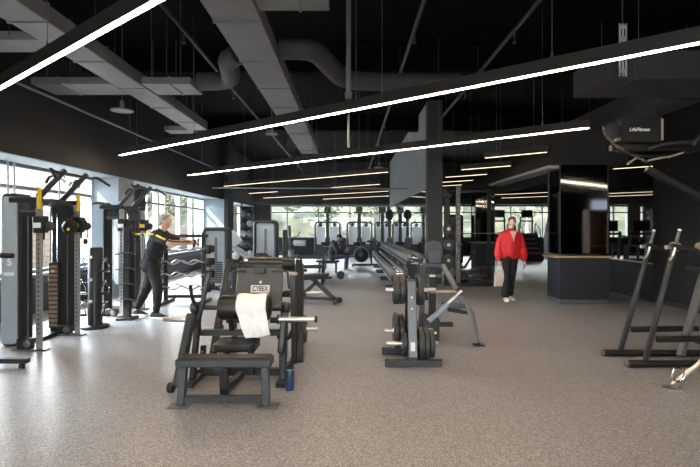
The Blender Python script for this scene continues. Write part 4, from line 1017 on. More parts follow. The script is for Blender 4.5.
# ------------------------------------------------------------------ power rack
t = thing('power_rack', 'tall dark power rack with drilled uprights standing in front of the second mirrored column', 'power rack', (2.6, 12.8, 0))
for x, y, m in ((2.66, 12.3, mat('taupe_upright', (.14, .125, .115), .4, .2)), (2.66, 13.6, M_black), (3.78, 13.6, M_black)):
    u = MB().beam((x, y, .05), (x, y, 2.46), .10, .09).build('upright', m, t)
    for k in range(14): MB().lathe((x, y - .046, .45 + .14 * k), (0, -1, 0), [(.012, 0), (.012, .002)], 8).build('hole', M_steel if m is not M_black else M_char, u)
MB().beam((2.66, 12.3, .04), (2.66, 13.6, .04), .09, .07).build('base_rail', M_black, t)
MB().beam((2.3, 12.28, .04), (3.5, 12.28, .04), .09, .07).build('front_foot', M_black, t)
MB().beam((2.66, 13.6, 2.42), (3.78, 13.6, 2.42), .08).build('top_beam', M_black, t)
MB().beam((2.66, 12.3, 2.42), (2.66, 13.6, 2.42), .08).build('top_beam', M_black, t)
MB().beam((2.66, 13.6, .06), (3.78, 13.6, .06), .08).build('rear_base', M_black, t)
MB().prism([(2.30, 12.9, 2.2), (2.62, 12.9, 2.2), (2.46, 12.9, 2.46)], (0, .05, 0)).build('gusset', M_black, t)
MB().beam((2.5, 12.95, .0), (2.5, 12.95, 2.25), .12, .10).build('cable_column', M_black, t)
MB().beam((2.5, 12.95, 2.2), (2.66, 12.95, 2.3), .06).build('column_link', M_black, t)
for z in (.6, 1.0, 1.4):
    MB().tube((2.5, 12.9, z), (2.5, 12.58, z), .024, 12).build('plate_peg', M_steel, t)
MB().beam((2.66, 12.25, 1.0), (2.66, 11.95, 1.02), .05, .07).build('j_hook', M_char, t)
for z, r, k in ((.6, .22, 'lowest'), (1.0, .2, 'middle'), (1.4, .17, 'top')):
    plate((2.5, 12.70, z), r * .85, .06, 'black weight plate on the %s peg of the power rack' % k, None, (0, 1, 0))
for a, b, c in (((2.75, 12.5, .16), (3.3, 12.35, .12), 1), ((2.75, 12.9, .30), (3.35, 12.7, .42), 2), ((2.75, 12.9, .40), (3.1, 12.6, .78), 3)):
    MB().path([a, ((a[0] + b[0]) / 2, (a[1] + b[1]) / 2, a[2] + .02), b], .035, 10).build('low_arm', M_char, t)
MB().beam((2.66, 12.6, .2), (3.3, 12.55, .33), .06).build('swing_arm', M_black, t)
MB().lathe((3.3, 12.5, .33), (0, 1, 0), [(.05, 0), (.08, .01), (.08, .09), (.05, .1)], 16).build('arm_bumper', M_rubber, t)
b = thing('barbell', 'long barbell racked across the power rack uprights', 'barbell', (3.2, 13.3, 1.28))
MB().tube((2.3, 13.45, 1.28), (4.1, 13.45, 1.28), .014, 10).build('bar', M_steel, b)
for x, s in ((2.42, -1), (3.95, 1)): MB().tube((x, 13.45, 1.28), (x + s * .32, 13.45, 1.28), .025, 12).build('sleeve', M_steel, b)
t2 = thing('kettlebell', 'dark round kettlebell on the floor beside the power rack', 'kettlebell', (3.0, 13.1, 0))
MB().ell((3.0, 13.1, .13), (.12, .12, .13), 18, 12).build('bell', M_rubber, t2)
MB().path([(2.94, 13.1, .22), (2.935, 13.1, .31), (3.065, 13.1, .31), (3.06, 13.1, .22)], .015, 10, .04).build('handle', M_black, t2)
# ------------------------------------------------------------------ round topped machine towers
def tower(x, y, w, h, label, d=.35, panel=M_bluepan):
    t = thing('weight_tower_machine', label, 'gym machine', (x, y, 0))
    r = w * .18; n = []
    pts = [(x - w / 2, y, .05), (x - w / 2, y, h), (x + w / 2, y, h), (x + w / 2, y, .05)]
    MB().path(pts, .045, 10, r, 6).build('arched_frame', M_char, t)
    MB().path([(p[0], p[1] + d, p[2]) for p in pts], .045, 10, r, 6).build('rear_frame', M_char, t)
    MB().rpanel(x - w / 2 + .03, x + w / 2 - .03, .12, h - .03, y + .06, y + d - .06, r * .9).build('shroud', panel, t)
    MB().box(x - w / 2 + .02, x + w / 2 - .02, y - .02, y + d + .02, 0, .08, .01).build('base', M_black, t)
    MB().box(x - .03, x + .03, y + .045, y + .06, .3, h - .2, .004).build('stack_slot', M_grey, t)
    for k in range(10): MB().box(x - w * .3, x + w * .3, y + .05, y + .06, .16 + .05 * k, .195 + .05 * k, .002).build('stack_plate', M_char, t)
    return t
t = tower(-3.10, 11.5, .52, 1.40, 'round topped black machine tower right behind the curl bar rack')
MB().beam((-2.95, 11.3, .05), (-2.3, 11.2, .05), .08).build('base_rail', M_black, t)
t = tower(-2.38, 14.0, .58, 1.60, 'round topped machine tower with a pale blue shroud behind the printed back board')
MB().rpanel(-2.6, -2.2, .35, .75, 13.5, 13.6, .1).build('back_pad', M_vinyl, t)
MB().beam((-2.4, 13.55, .05), (-2.4, 13.95, .05), .08).build('base_rail', M_black, t)
MB().beam((-2.4, 13.6, .05), (-2.4, 13.6, .4), .08).build('pad_post', M_black, t)
tower(4.15, 19.6, .5, 1.9, 'pale blue machine tower far behind the power rack')
# dark column machine with a roller, centre left distance
t = thing('leg_extension_machine', 'black machine with a dark column and pale roller pad below the far window', 'gym machine', (-1.95, 16.5, 0))
MB().beam((-2.15, 16.6, .04), (-2.15, 16.6, 1.36), .16, .14).build('column', M_black, t)
MB().beam((-1.95, 16.5, .04), (-2.0, 16.5, 1.5), .08, .10).build('mast', M_char, t)
MB().lathe((-1.85, 16.4, .93), (1, 0, 0), [(.05, 0), (.09, .01), (.10, .03), (.10, .38), (.09, .4), (.05, .41)], 20).build('roller_pad', mat('pale_roller', (.36, .38, .40), .4), t)
MB().beam((-1.98, 16.45, .93), (-1.84, 16.4, .93), .05).build('roller_arm', M_char, t)
MB().rpanel(-2.1, -1.6, .45, .52, 16.2, 16.7, .03).build('seat', M_vinyl, t)
MB().beam((-1.85, 16.45, .05), (-1.85, 16.45, .45), .09).build('seat_post', M_black, t)
MB().beam((-2.3, 16.3, .04), (-1.4, 16.3, .04), .08).build('base_rail', M_black, t)
MB().path([(-1.98, 16.42, 1.1), (-1.7, 16.3, 1.15), (-1.62, 16.2, 1.3)], .022, 8, .05).build('handle', M_grey, t)
# white plate loaded leg press type machine
M_wht = mat('white_powder_coat', (.38, .40, .42), .35, 0, .05, 20)
t = thing('leg_press_machine', 'white framed leg press with slanted rails beside the round topped tower', 'gym machine', (-2.95, 13.0, 0))
for yy in (12.8, 13.3):
    MB().beam((-3.35, yy, 1.12), (-2.45, yy, .55), .08, .06, (0, 1, 0)).build('slanted_rail', M_wht, t)
    MB().beam((-3.3, yy, .04), (-3.3, yy, 1.08), .08).build('upright', M_wht, t)
    MB().beam((-3.3, yy, .04), (-2.3, yy, .04), .08).build('base_rail', M_char, t)
    MB().beam((-2.5, yy, .04), (-2.5, yy, .55), .07).build('front_post', M_wht, t)
MB().beam((-3.05, 13.05, .66), (-2.78, 13.05, .22), .40, .07, (0, 1, 0), .02).build('back_pad', M_vinyl, t)
MB().beam((-3.25, 13.05, 1.2), (-3.0, 13.05, .92), .55, .05, (0, 1, 0), .01).build('sled_plate', M_wht, t)
MB().tube((-3.1, 12.6, .95), (-3.1, 13.5, .95), .025, 12).build('plate_horn', M_steel, t)
MB().lathe((-2.9, 12.72, .72), (0, -1, 0), [(.08, 0), (.1, .01), (.1, .05), (.08, .06)], 18).build('wheel_cover', M_wht, t)
MB().path([(-2.9, 12.6, .28), (-3.2, 12.55, .35), (-3.3, 12.55, .7)], .025, 8, .06).build('handle', M_char, t)
# ------------------------------------------------------------------ incline bench
t = thing('incline_bench', 'black adjustable bench with its backrest upright beside the printed back board', 'bench', (-.6, 9.6, 0))
MB().beam((-1.08, 9.6, .56), (-1.14, 9.6, 1.02), .30, .075, (1, 0, 0), .02).build('backrest', mat('slate_vinyl', (.10, .115, .135), .35), t)
MB().beam((-1.03, 9.6, .50), (-.40, 9.6, .53), .30, .07, (0, 0, 1), .02).build('seat', M_vinyl, t)
MB().beam((-1.10, 9.6, .45), (-.35, 9.6, .48), .07, .05).build('seat_beam', M_black, t)
MB().beam((-.75, 9.6, .48), (-.28, 9.6, .05), .08, .06, (0, 1, 0)).build('front_leg', M_char, t)
MB().beam((-.62, 9.6, .42), (-1.02, 9.6, .05), .07, .06, (0, 1, 0)).build('rear_leg', M_char, t)
MB().beam((-1.02, 9.6, .10), (-.28, 9.6, .06), .06).build('base_rail', M_char, t)
MB().beam((-.28, 9.32, .035), (-.28, 9.88, .035), .07).build('front_foot', M_char, t)
MB().beam((-1.02, 9.36, .035), (-1.02, 9.84, .035), .07).build('rear_foot', M_char, t)
MB().lathe((-.18, 9.48, .53), (0, 1, 0), [(.05, 0), (.075, .01), (.075, .22), (.05, .23)], 18).build('leg_roller', M_rubber, t)
MB().lathe((-.20, 9.52, .055), (0, 1, 0), [(.03, 0), (.055, .004), (.055, .04), (.03, .044)], 18).build('wheel', M_rubber, t)
# rack of fixed bars behind the bench
t = thing('bar_storage_rack', 'low rack holding three padded bars behind the incline bench', 'barbell rack', (-.9, 13, 0))
for x in (-1.3, -.7):
    MB().beam((x, 12.5, .04), (x, 13.3, .62), .06, .05).build('side_arm', M_black, t)
    MB().beam((x, 13.25, .0), (x, 13.25, .62), .06).build('post', M_black, t)
    MB().beam((x, 12.3, .03), (x, 13.4, .03), .07).build('foot', M_black, t)
for i, (y, z) in enumerate(((12.55, .20), (12.88, .43), (13.15, .66))):
    b = thing('fixed_barbell', 'padded grey bar on the %s level of the low rack behind the bench' % ('bottom', 'middle', 'top')[i], 'barbell', (-.95, y, z))
    MB().tube((-1.40, y, z), (-.64, y, z), .05, 16).build('bar', M_char, b)
    for x in (-1.42, -.655): MB().lathe((x, y, z), (1, 0, 0), [(.05, 0), (.075, .008), (.075, .04), (.05, .05)], 18).build('end_cap', M_grey, b)
# ------------------------------------------------------------------ lat machines under the far windows
M_wpan = mat('pale_shroud', (.62, .66, .70), .35, 0, .05, 8)
def lat_machine(x, y, w, label, group, arms=0):
    t = thing('lat_pulldown_machine', label, 'gym machine', (x, y, 0), group)
    h = 1.68
    MB().path([(x - w / 2, y, .03), (x - w / 2, y, h), (x + w / 2, y, h), (x + w / 2, y, .03)], .04, 10, .16, 6).build('arched_frame', M_char, t)
    MB().beam((x, y + .05, .0), (x, y + .05, 2.4), .16, .12).build('mast', M_black, t)
    for s in (-1, 1):
        MB().rpanel(x + s * w * .27 - w * .17, x + s * w * .27 + w * .17, .62, 1.45, y + .02, y + .05, .03).build('shroud', M_wpan, t)
        MB().rpanel(x + s * w * .27 - w * .17, x + s * w * .27 + w * .17, .08, .60, y + .02, y + .05, .03).build('lower_shroud', M_char, t)
        MB().lathe((x + s * w * .28, y - .02, 1.55), (0, 1, 0), [(.05, 0), (.09, .01), (.09, .05), (.05, .06)], 16).build('pulley', M_char, t)
    MB().box(x - .16, x + .16, y - .1, y + .15, 2.12, 2.42, .04).build('head_box', M_char, t)
    MB().beam((x, y - .6, 2.36), (x, y + .05, 2.36), .08).build('top_arm', M_char, t)
    MB().path([(x - w * .52, y - .55, 2.0), (x - w * .34, y - .55, 2.10), (x + w * .34, y - .55, 2.10), (x + w * .52, y - .55, 2.0)], .018, 8, .1).build('lat_bar', M_chrome, t)
    MB().tube((x, y - .55, 2.10), (x, y - .55, 2.35), .006, 6).build('cable', M_grey, t)
    MB().rpanel(x - .18, x + .18, .46, .53, y - .95, y - .5, .03).build('seat', M_vinyl, t)
    MB().beam((x, y - .7, .03), (x, y - .7, .46), .08).build('seat_post', M_black, t)
    MB().beam((x, y - 1.1, .04), (x, y + .05, .04), .09).build('base_rail', M_black, t)
    MB().tube((x - .28, y - .45, .68), (x + .28, y - .45, .68), .07, 14).build('thigh_roller', M_vinyl, t)
    MB().beam((x, y - .42, .68), (x, y, .80), .06).build('roller_arm', M_black, t)
    MB().box(x - w / 2 - .03, x + w / 2 + .03, y - .05, y + .1, 0, .05, .01).build('base', M_black, t)
    return t
for i, (x, w) in enumerate(((-1.08, 1.18), (.45, 1.18), (1.56, .72))):
    lat_machine(x, 24.0, w, 'lat pulldown machine with pale shrouds under the far window, %s' % ('behind the seated man', 'behind the fan bike', 'up against the mirror')[i], 'lat pulldown machines')
# ------------------------------------------------------------------ fan bike
t = thing('fan_bike', 'black fan bike with a big caged wheel in front of the far lat machines', 'exercise bike', (.5, 18.6, 0))
MB().lathe((.42, 18.5, .42), (0, 1, 0), [(.05, 0), (.24, .01), (.28, .04), (.28, .14), (.24, .17), (.05, .18)], 32).build('fan_cage', M_black, t)
MB().path([(.42 + .27 * math.cos(a), 18.49, .42 + .27 * math.sin(a)) for a in [i * math.pi / 16 for i in range(32)]], .015, 6, closed=True).build('cage_ring', M_grey, t)
MB().lathe((.42, 18.49, .42), (0, -1, 0), [(.07, 0), (.07, .02), (.03, .03)], 16).build('hub', M_grey, t)
MB().beam((.1, 18.6, .05), (1.15, 18.6, .05), .08).build('base_rail', M_black, t)
for x in (.1, 1.15): MB().beam((x, 18.35, .035), (x, 18.85, .035), .07).build('foot', M_black, t)
MB().beam((.45, 18.6, .2), (1.0, 18.6, .95), .08, .07, (0, 1, 0)).build('frame_tube', M_char, t)
MB().beam((.8, 18.6, .1), (.75, 18.6, .85), .07).build('seat_tube', M_black, t)
MB().ell((.75, 18.6, .92), (.15, .13, .05), 16, 8).build('saddle', M_vinyl, t)
for s in (-1, 1):
    MB().path([(.42, 18.6 + s * .14, .3), (.40, 18.6 + s * .18, .9), (.28, 18.6 + s * .2, 1.15), (.42, 18.6 + s * .2, 1.22)], .02, 8, .06).build('lever_arm', M_char, t)
MB().box(.30, .42, 18.52, 18.68, 1.18, 1.32, .015).build('console', M_black, t)
# tall dark machine by the far mirror end
t = thing('pulley_tower', 'tall dark pulley tower by the mirror near the far windows', 'gym machine', (1.62, 20.5, 0))
MB().beam((1.62, 20.5, 0), (1.62, 20.5, 2.0), .12).build('mast', M_black, t)
MB().ell((1.62, 20.44, 1.95), (.17, .10, .22), 16, 10).build('head_pad', M_rubber, t)
MB().box(1.35, 1.9, 20.2, 20.9, 0, .06, .01).build('base', M_black, t)
MB().rpanel(1.5, 1.74, .3, 1.0, 20.35, 20.43, .04).build('back_pad', M_vinyl, t)
# ------------------------------------------------------------------ people
CL = bpy.data.textures.new('fabric_folds', 'CLOUDS'); CL.noise_scale = .09; CL.noise_depth = 2
def chain(m, pts, rs):
    for i in range(len(pts) - 1): m.cap(pts[i], pts[i + 1], rs[i], rs[i + 1])
def hand(m, wrist, fd, pd, side, curl=.5, sc=1.0):
    # fd: along the hand, pd: direction the palm faces, side: towards the thumb
    fd, pd, side = V(fd).normalized(), V(pd).normalized(), V(side).normalized(); w = V(wrist)
    for k in range(4):
        o = side * (.027 - .018 * k)
        m.cap(w + o * .6, w + fd * .085 * sc + o, .013, .0115)
        L = (.040, .046, .043, .034)[k] * sc
        a = w + fd * .085 * sc + o; d = fd
        for j in range(3):
            ang = curl * (j + .6) * .75
            d = (fd * math.cos(ang) + pd * math.sin(ang)).normalized()
            b = a + d * L * (1 - .22 * j); m.cap(a, b, .0092 - .0008 * j, .0086 - .0008 * j); a = b
    a = w + fd * .03 * sc + side * .026
    b = a + (side * .6 + fd * .7 + pd * .35).normalized() * .042 * sc; m.cap(a, b, .013, .0105)
    c = b + (fd * .8 + pd * (.3 + curl * .5)).normalized() * .032 * sc; m.cap(b, c, .0105, .0085)
def head(m, c, f, s, u, sc=1.0):
    c = V(c); R = Matrix((s, f, u)).transposed()
    def at(x, y, z): return c + (s * x + f * y + u * z) * sc
    m.ell(at(0, -.012, .025), (.072 * sc, .092 * sc, .085 * sc), 20, 14, R)
    m.ell(at(0, .018, -.035), (.058 * sc, .068 * sc, .075 * sc), 18, 12, R)
    m.ell(at(0, .045, -.085), (.034 * sc, .034 * sc, .026 * sc), 14, 8, R)       # chin
    m.cap(at(0, .082, .012), at(0, .105, -.030), .009 * sc, .0145 * sc)           # nose
    m.cap(at(-.03, .074, .028), at(.03, .074, .028), .012 * sc, .012 * sc)        # brow
    for k in (-1, 1):
        m.ell(at(k * .074, -.008, -.008), (.011 * sc, .022 * sc, .032 * sc), 10, 8, R)
        m.ell(at(k * .042, .052, -.03), (.022 * sc, .022 * sc, .022 * sc), 10, 8, R)
    return at, R
def face(t, at, R, sc, brow, lipc):
    for k in (-1, 1):
        e = MB().ell(at(k * .031, .074, .008), (.014 * sc, .010 * sc, .0085 * sc), 12, 8, R).build('eye', mat('eye_white', (.75, .73, .7), .3), t)
        MB().ell(at(k * .031, .0815, .008), (.0062 * sc, .005 * sc, .0062 * sc), 10, 8, R).build('iris', mat('dark_iris', (.03, .02, .015), .2), e)
        MB().cap(at(k * .017, .088, .028), at(k * .046, .076, .030), .004 * sc, .003 * sc).build('eyebrow', brow, t)
    MB().ell(at(0, .082, -.058), (.022 * sc, .008 * sc, .007 * sc), 12, 8, R).build('mouth', lipc, t)
def fabric(m, name, mt, t, vox=.012, amp=.014):
    o = m.build(name, mt, t, 0); mod_remesh(o, vox, 3)
    if amp:
        d = o.modifiers.new('folds', 'DISPLACE'); d.texture = CL; d.strength = amp; d.mid_level = .5; d.texture_coords = 'LOCAL'
    return o
def shoe(t, heel, d, L, mu, ms, w=.05, h=.112):
    heel = V(heel); d = V(d).normalized(); s = V((d.y, -d.x, 0)); up = V((0, 0, 1))
    def outline(k): return (.72, .9, .85, .86, 1.0, 1.03, .92, .45)[k]
    us = (0, .08, .25, .45, .65, .8, .93, 1.0)
    m = MB(); vs = []; fs = []; n = 9
    hs = (h * .9, h * 1.05, h * 1.05, h * .92, h * .68, h * .56, h * .46, h * .30)
    for i, q in enumerate(us):
        for k in range(n):
            a = math.pi * k / (n - 1); vs.append(heel + d * (L * q) + s * (math.cos(a) * w * outline(i)) + up * (.024 + (hs[i] - .024) * math.sin(a) ** .8))
    for i in range(len(us) - 1):
        for k in range(n - 1): fs.append((i * n + k, i * n + k + 1, (i + 1) * n + k + 1, (i + 1) * n + k))
        fs.append((i * n + n - 1, i * n, (i + 1) * n, (i + 1) * n + n - 1))
    fs += [tuple(range(n))[::-1], tuple(range((len(us) - 1) * n, len(us) * n))]
    m.add(vs, fs); o = m.build('shoe', mu, t, 60)
    pl = [heel + d * (L * (q * 1.04 - .02)) + s * (w * 1.06 * outline(i)) for i, q in enumerate(us)] + [heel + d * (L * (q * 1.04 - .02)) - s * (w * 1.06 * outline(i)) for i, q in reversed(list(enumerate(us)))]
    MB().prism([p + up * .001 for p in pl], up * .034).build('sole', ms, o)
    return o
M_shirt = mat('dark_navy_jersey', (.014, .0155, .023), .85, 0, .15, 20)
M_pants = mat('black_sportswear', (.006, .006, .007), .8, 0, .2, 20)
M_greyhair = mat('grey_hair', (.24, .235, .23), .7, 0, .5, 160, .4, 200)
M_brownhair = mat('brown_hair', (.10, .05, .028), .55, 0, .4, 120, .4, 200)
M_blackhair = mat('short_black_hair', (.015, .012, .011), .8, 0, .3, 120)
M_red = mat('red_blouse_cloth', (.62, .012, .018), .6, 0, .12, 14)
M_lip = mat('lips', (.42, .16, .13), .5); M_lip2 = mat('pink_lips', (.5, .14, .14), .45)
M_blackshoe = mat('black_shoe_knit', (.02, .02, .022), .75, 0, .3, 80)
X_, Y_, Z_ = V((1, 0, 0)), V((0, 1, 0)), V((0, 0, 1))
# ---- man pressing with the straps, facing along +x
t = thing('person', 'grey-haired person in a dark navy t-shirt and black trousers pressing yellow straps forward', 'person', (-3.15, 8.0, 0))
f = V((1, -.10, -.10)).normalized(); s = f.cross(Z_).normalized(); u = s.cross(f)
b = MB(); hc = (-2.945, 7.98, 1.545)
at, R = head(b, hc, f, s, u, 1.0)
b.cap((-3.02, 8, 1.36), (-2.965, 7.99, 1.48), .066, .06)
b.cap((-3.04, 7.87, 1.33), (-3.04, 8.13, 1.33), .07, .07)
torso = (((-3.18, 8, .90), .075, .115), ((-3.14, 8, 1.03), .07, .115), ((-3.09, 8, 1.16), .085, .12), ((-3.05, 8, 1.28), .11, .10))
for (c, w_, r) in torso: b.cap(V(c) - Y_ * w_, V(c) + Y_ * w_, r - .012, r - .012)
nearA = ((-3.03, 7.80, 1.305), (-2.78, 7.72, 1.20), (-2.545, 7.85, 1.195)); farA = ((-3.03, 8.20, 1.305), (-2.76, 8.22, 1.21), (-2.545, 8.06, 1.20))
for A in (nearA, farA): chain(b, (A[0], V(A[0]).lerp(V(A[1]), .5), A[1], V(A[1]).lerp(V(A[2]), .35), A[2]), (.06, .054, .047, .048, .032))
hand(b, nearA[2], (1, .25, .0), (0.1, 1, -.2), (0, .1, 1), 1.25); hand(b, farA[2], (1, -.25, 0), (0.1, -1, -.2), (0, -.1, 1), 1.25)
nearL = ((-3.13, 7.90, .86), (-3.03, 7.88, .48), (-3.06, 7.90, .10)); farL = ((-3.20, 8.10, .86), (-3.29, 8.13, .49), (-3.47, 8.15, .12))
for L in (nearL, farL):
    chain(b, (L[0], L[1], V(L[1]).lerp(V(L[2]), .3), L[2]), (.082, .055, .054, .036))
mod_remesh(b.build('body', M_skin, t, 0), .0062, 2)
face(t, at, R, 1.0, M_greyhair, M_lip)
h = MB()
h.ell(at(0, -.022, .038), (.078, .092, .084), 20, 14, R).ell(at(0, -.05, -.01), (.073, .062, .075), 18, 12, R)
h.ell(at(0, .015, .092), (.055, .05, .024), 14, 8, R)
for k in (-1, 1): h.cap(at(k * .071, -.0, .03), at(k * .071, -.005, -.0), .010, .007)
ho = h.build('hair', M_greyhair, t, 0); mod_remesh(ho, .007, 1)
d = ho.modifiers.new('tufts', 'DISPLACE'); d.texture = CL; d.strength = .012; d.texture_coords = 'LOCAL'
c_ = MB()
for (c, w_, r) in torso: c_.cap(V(c) - Y_ * w_, V(c) + Y_ * w_, r + .012, r + .012)
c_.cap((-3.19, 7.92, .84), (-3.19, 8.08, .84), .128, .128)
c_.cap((-3.04, 7.84, 1.335), (-3.04, 8.16, 1.335), .082, .082)
c_.cap((-3.03, 8, 1.36), (-3.005, 8, 1.40), .078, .07)
for A in (nearA, farA): c_.cap(A[0], V(A[0]).lerp(V(A[1]), .72), .075, .068)
fabric(c_, 't_shirt', M_shirt, t)
c_ = MB()
c_.cap((-3.19, 7.93, .90), (-3.19, 8.07, .90), .125, .125)
c_.cap((-3.18, 7.93, .82), (-3.18, 8.07, .82), .125, .125)
for L in (nearL, farL): chain(c_, (L[0], L[1], V(L[1]).lerp(V(L[2]), .35), V(L[1]).lerp(V(L[2]), .93)), (.105, .078, .076, .05))
fabric(c_, 'trousers', M_pants, t, .012, .018)
shoe(t, (-3.14, 7.90, 0), (1, -.12, 0), .29, M_blackshoe, M_white)
shoe(t, (-3.56, 8.16, .0), (1, -.10, 0), .28, M_blackshoe, M_white)
# the straps he holds
for A, w_, yy in ((nearA, 'camera-side', 7.95), (farA, 'window-side', 8.05)):
    st = thing('resistance_strap', 'yellow and black strap running from the second cable machine to the %s hand' % w_, 'strap', (-3.1, A[0][1], 1.3))
    sgn = -1 if A is nearA else 1
    p = [V((-3.42, yy, 1.33)), V((-3.20, yy + sgn * .2, 1.345)), V((A[0][0] + .02, A[0][1] + sgn * .09, 1.335)), V((A[1][0], A[1][1] + sgn * .062, A[1][2] + .035)), V((A[2][0] + .06, A[2][1] + sgn * .045, A[2][2] + .02))]
    MB().path(p, .011, 8, .08).build('webbing', M_rubber, st)
    for i, (a, b2) in enumerate(((.05, .7), (.1, .9), (.1, .8), (.0, .0))):
        if a == b2: continue
        q0, q1 = p[i].lerp(p[i + 1], a), p[i].lerp(p[i + 1], b2)
        MB().beam(q0, q1, .026, .026, Y_, .006).build('yellow_section', M_yellow, st)
    h0 = V(A[2]) + V((.10, -sgn * .012, 0))
    MB().tube(h0 + Z_ * .065, h0 - Z_ * .065, .0165, 12).build('grip', M_rubber, st)
t = thing('strap_anchor', 'black pulley end piece joining the yellow straps to the second cable machine', 'cable attachment', (-3.55, 8.0, 1.33))
MB().lathe((-3.49, 7.90, 1.31), (0, 1, 0), [(.03, 0), (.06, .01), (.06, .19), (.03, .2)], 16).build('drum', M_rubber, t)
MB().path([(-3.50, 7.88, 1.36), (-3.46, 7.86, 1.42), (-3.42, 7.86, 1.36), (-3.42, 7.86, 1.24)], .012, 8, .03).build('loop', M_rubber, t)
# ---- woman in red walking towards the camera
t = thing('person', 'person in a red v-neck blouse and black trousers walking with a pale tote bag', 'person', (3.16, 9.95, 0))
f = V((-.22, -1, -.02)).normalized(); s = f.cross(Z_).normalized(); u = s.cross(f)
b = MB(); hc = (3.21, 9.90, 1.545)
at, R = head(b, hc, f, s, u, .94)
b.cap((3.20, 9.95, 1.34), (3.205, 9.925, 1.47), .052, .048)
b.cap((3.09, 9.95, 1.315), (3.30, 9.95, 1.315), .058, .058)
torso = (((3.19, 9.95, .90), .075, .10), ((3.19, 9.95, 1.03), .055, .085), ((3.19, 9.95, 1.16), .07, .095), ((3.195, 9.95, 1.27), .085, .08))
for (c, w_, r) in torso: b.cap(V(c) - X_ * w_, V(c) + X_ * w_, r, r)
aL = ((3.035, 9.95, 1.295), (2.965, 9.97, 1.02), (2.945, 9.90, .79)); aR = ((3.36, 9.95, 1.295), (3.445, 9.98, 1.02), (3.455, 9.90, .775))
for A in (aL, aR): chain(b, (A[0], A[1], A[2]), (.045, .036, .025))
hand(b, aL[2], (-.05, -.1, -1), (.9, 0, -.1), (0, -1, 0), .95, .9); hand(b, aR[2], (.05, -.25, -1), (-.9, 0, 0), (0, -1, 0), .45, .9)
lL = ((3.12, 9.93, .86), (3.085, 9.86, .48), (3.075, 9.88, .10)); lR = ((3.26, 9.95, .86), (3.225, 9.94, .48), (3.20, 10.06, .11))
for L in (lL, lR): chain(b, (L[0], L[1], L[2]), (.08, .05, .034))
b.prism([(3.13, 9.80, 1.365), (3.27, 9.80, 1.365), (3.20, 9.772, 1.15)], (0, .12, 0))
mod_remesh(b.build('body', M_skin2, t, 0), .0062, 2)
face(t, at, R, .94, M_brownhair, M_lip2)
h = MB()
h.ell(at(0, -.024, .036), (.079, .09, .082), 20, 14, R).ell(at(0, -.055, -.02), (.072, .055, .08), 18, 12, R)
h.cap(at(-.03, .045, .088), at(.03, .045, .088), .03, .03)
for k in (-1, 1): h.cap(at(k * .066, .0, .05), at(k * .073, -.02, -.02), .014, .012)
h.cap(at(-.02, -.09, .01), at(-.06, -.09, -.10), .035, .03); h.cap(at(-.06, -.09, -.10), at(-.075, -.05, -.22), .03, .014)
ho = h.build('hair', M_brownhair, t, 0); mod_remesh(ho, .007, 1)
c_ = MB()
for (c, w_, r) in torso[1:]: c_.cap(V(c) - X_ * w_, V(c) + X_ * w_, r + .035, r + .035)
c_.cap((3.11, 9.95, .90), (3.27, 9.95, .90), .122, .122)
c_.cap((3.08, 9.96, 1.315), (3.15, 9.96, 1.35), .062, .045); c_.cap((3.32, 9.96, 1.315), (3.255, 9.96, 1.35), .062, .045)
c_.cap((3.15, 10.0, 1.36), (3.25, 10.0, 1.36), .04, .04)
for A in (aL, aR): chain(c_, (A[0], V(A[0]).lerp(V(A[1]), .5), A[1], V(A[1]).lerp(V(A[2]), .55), V(A[1]).lerp(V(A[2]), .9)), (.072, .078, .080, .085, .045))
# remove cloth inside the neckline: cut with a wedge
c_.cap((3.19, 9.95, .95), (3.195, 9.95, 1.27), .155, .155)
c_.cap((3.10, 9.95, .97), (3.10, 9.95, 1.24), .115, .12); c_.cap((3.28, 9.95, .97), (3.28, 9.95, 1.24), .115, .12)
blouse = c_.build('blouse', M_red, t, 0); mod_remesh(blouse, .010, 3)
d = blouse.modifiers.new('folds', 'DISPLACE'); d.texture = CL; d.strength = .010; d.texture_coords = 'LOCAL'
c_ = MB()
c_.cap((3.12, 9.95, .88), (3.26, 9.95, .88), .105, .105)
for L in (lL, lR): chain(c_, (L[0], L[1], V(L[1]).lerp(V(L[2]), .5), V(L[1]).lerp(V(L[2]), .93)), (.098, .068, .072, .088))
fabric(c_, 'trousers', M_pants, t, .012, .012)
M_ws = mat('off_white_shoe', (.72, .71, .69), .6)
shoe(t, (3.075, 9.93, 0), (-.12, -1, 0), .25, M_ws, M_white, .042, .08)
shoe(t, (3.20, 10.10, 0), (.05, -1, 0), .25, M_ws, M_white, .042, .08)
# v-neck trim as a darker red edge
MB().path([(3.12, 9.82, 1.375), (3.16, 9.79, 1.27), (3.20, 9.768, 1.145), (3.24, 9.79, 1.27), (3.28, 9.82, 1.375)], .012, 8).build('neckline_trim', M_red, t)
t = thing('tote_bag', 'pale canvas tote bag hanging from the hand of the person in red', 'bag', (2.95, 9.88, .30))
M_canvas = mat('pale_canvas', (.60, .52, .46), .85, 0, .1, 40, .2, 200)
m = MB(); vs = []; fs = []; N = 12
for i in range(9):
    q = i / 8; z = .60 - .32 * q; wx = .085 + .035 * q; wy = .02 + .035 * math.sin(math.pi * min(1, q * .9 + .1))
    for k in range(N * 2):
        a = 2 * math.pi * k / (N * 2); ca, sa = math.cos(a), math.sin(a)
        vs.append((2.965 + wx * math.copysign(abs(ca) ** .5, ca), 9.88 + wy * math.copysign(abs(sa) ** .7, sa) + .006 * math.sin(9 * q + k), z))
n2 = N * 2
for i in range(8):
    for k in range(n2): fs.append((i * n2 + k, i * n2 + (k + 1) % n2, (i + 1) * n2 + (k + 1) % n2, (i + 1) * n2 + k))
fs.append(tuple(range(8 * n2, 9 * n2)))
m.add(vs, fs); m.build('bag_body', M_canvas, t, 60)
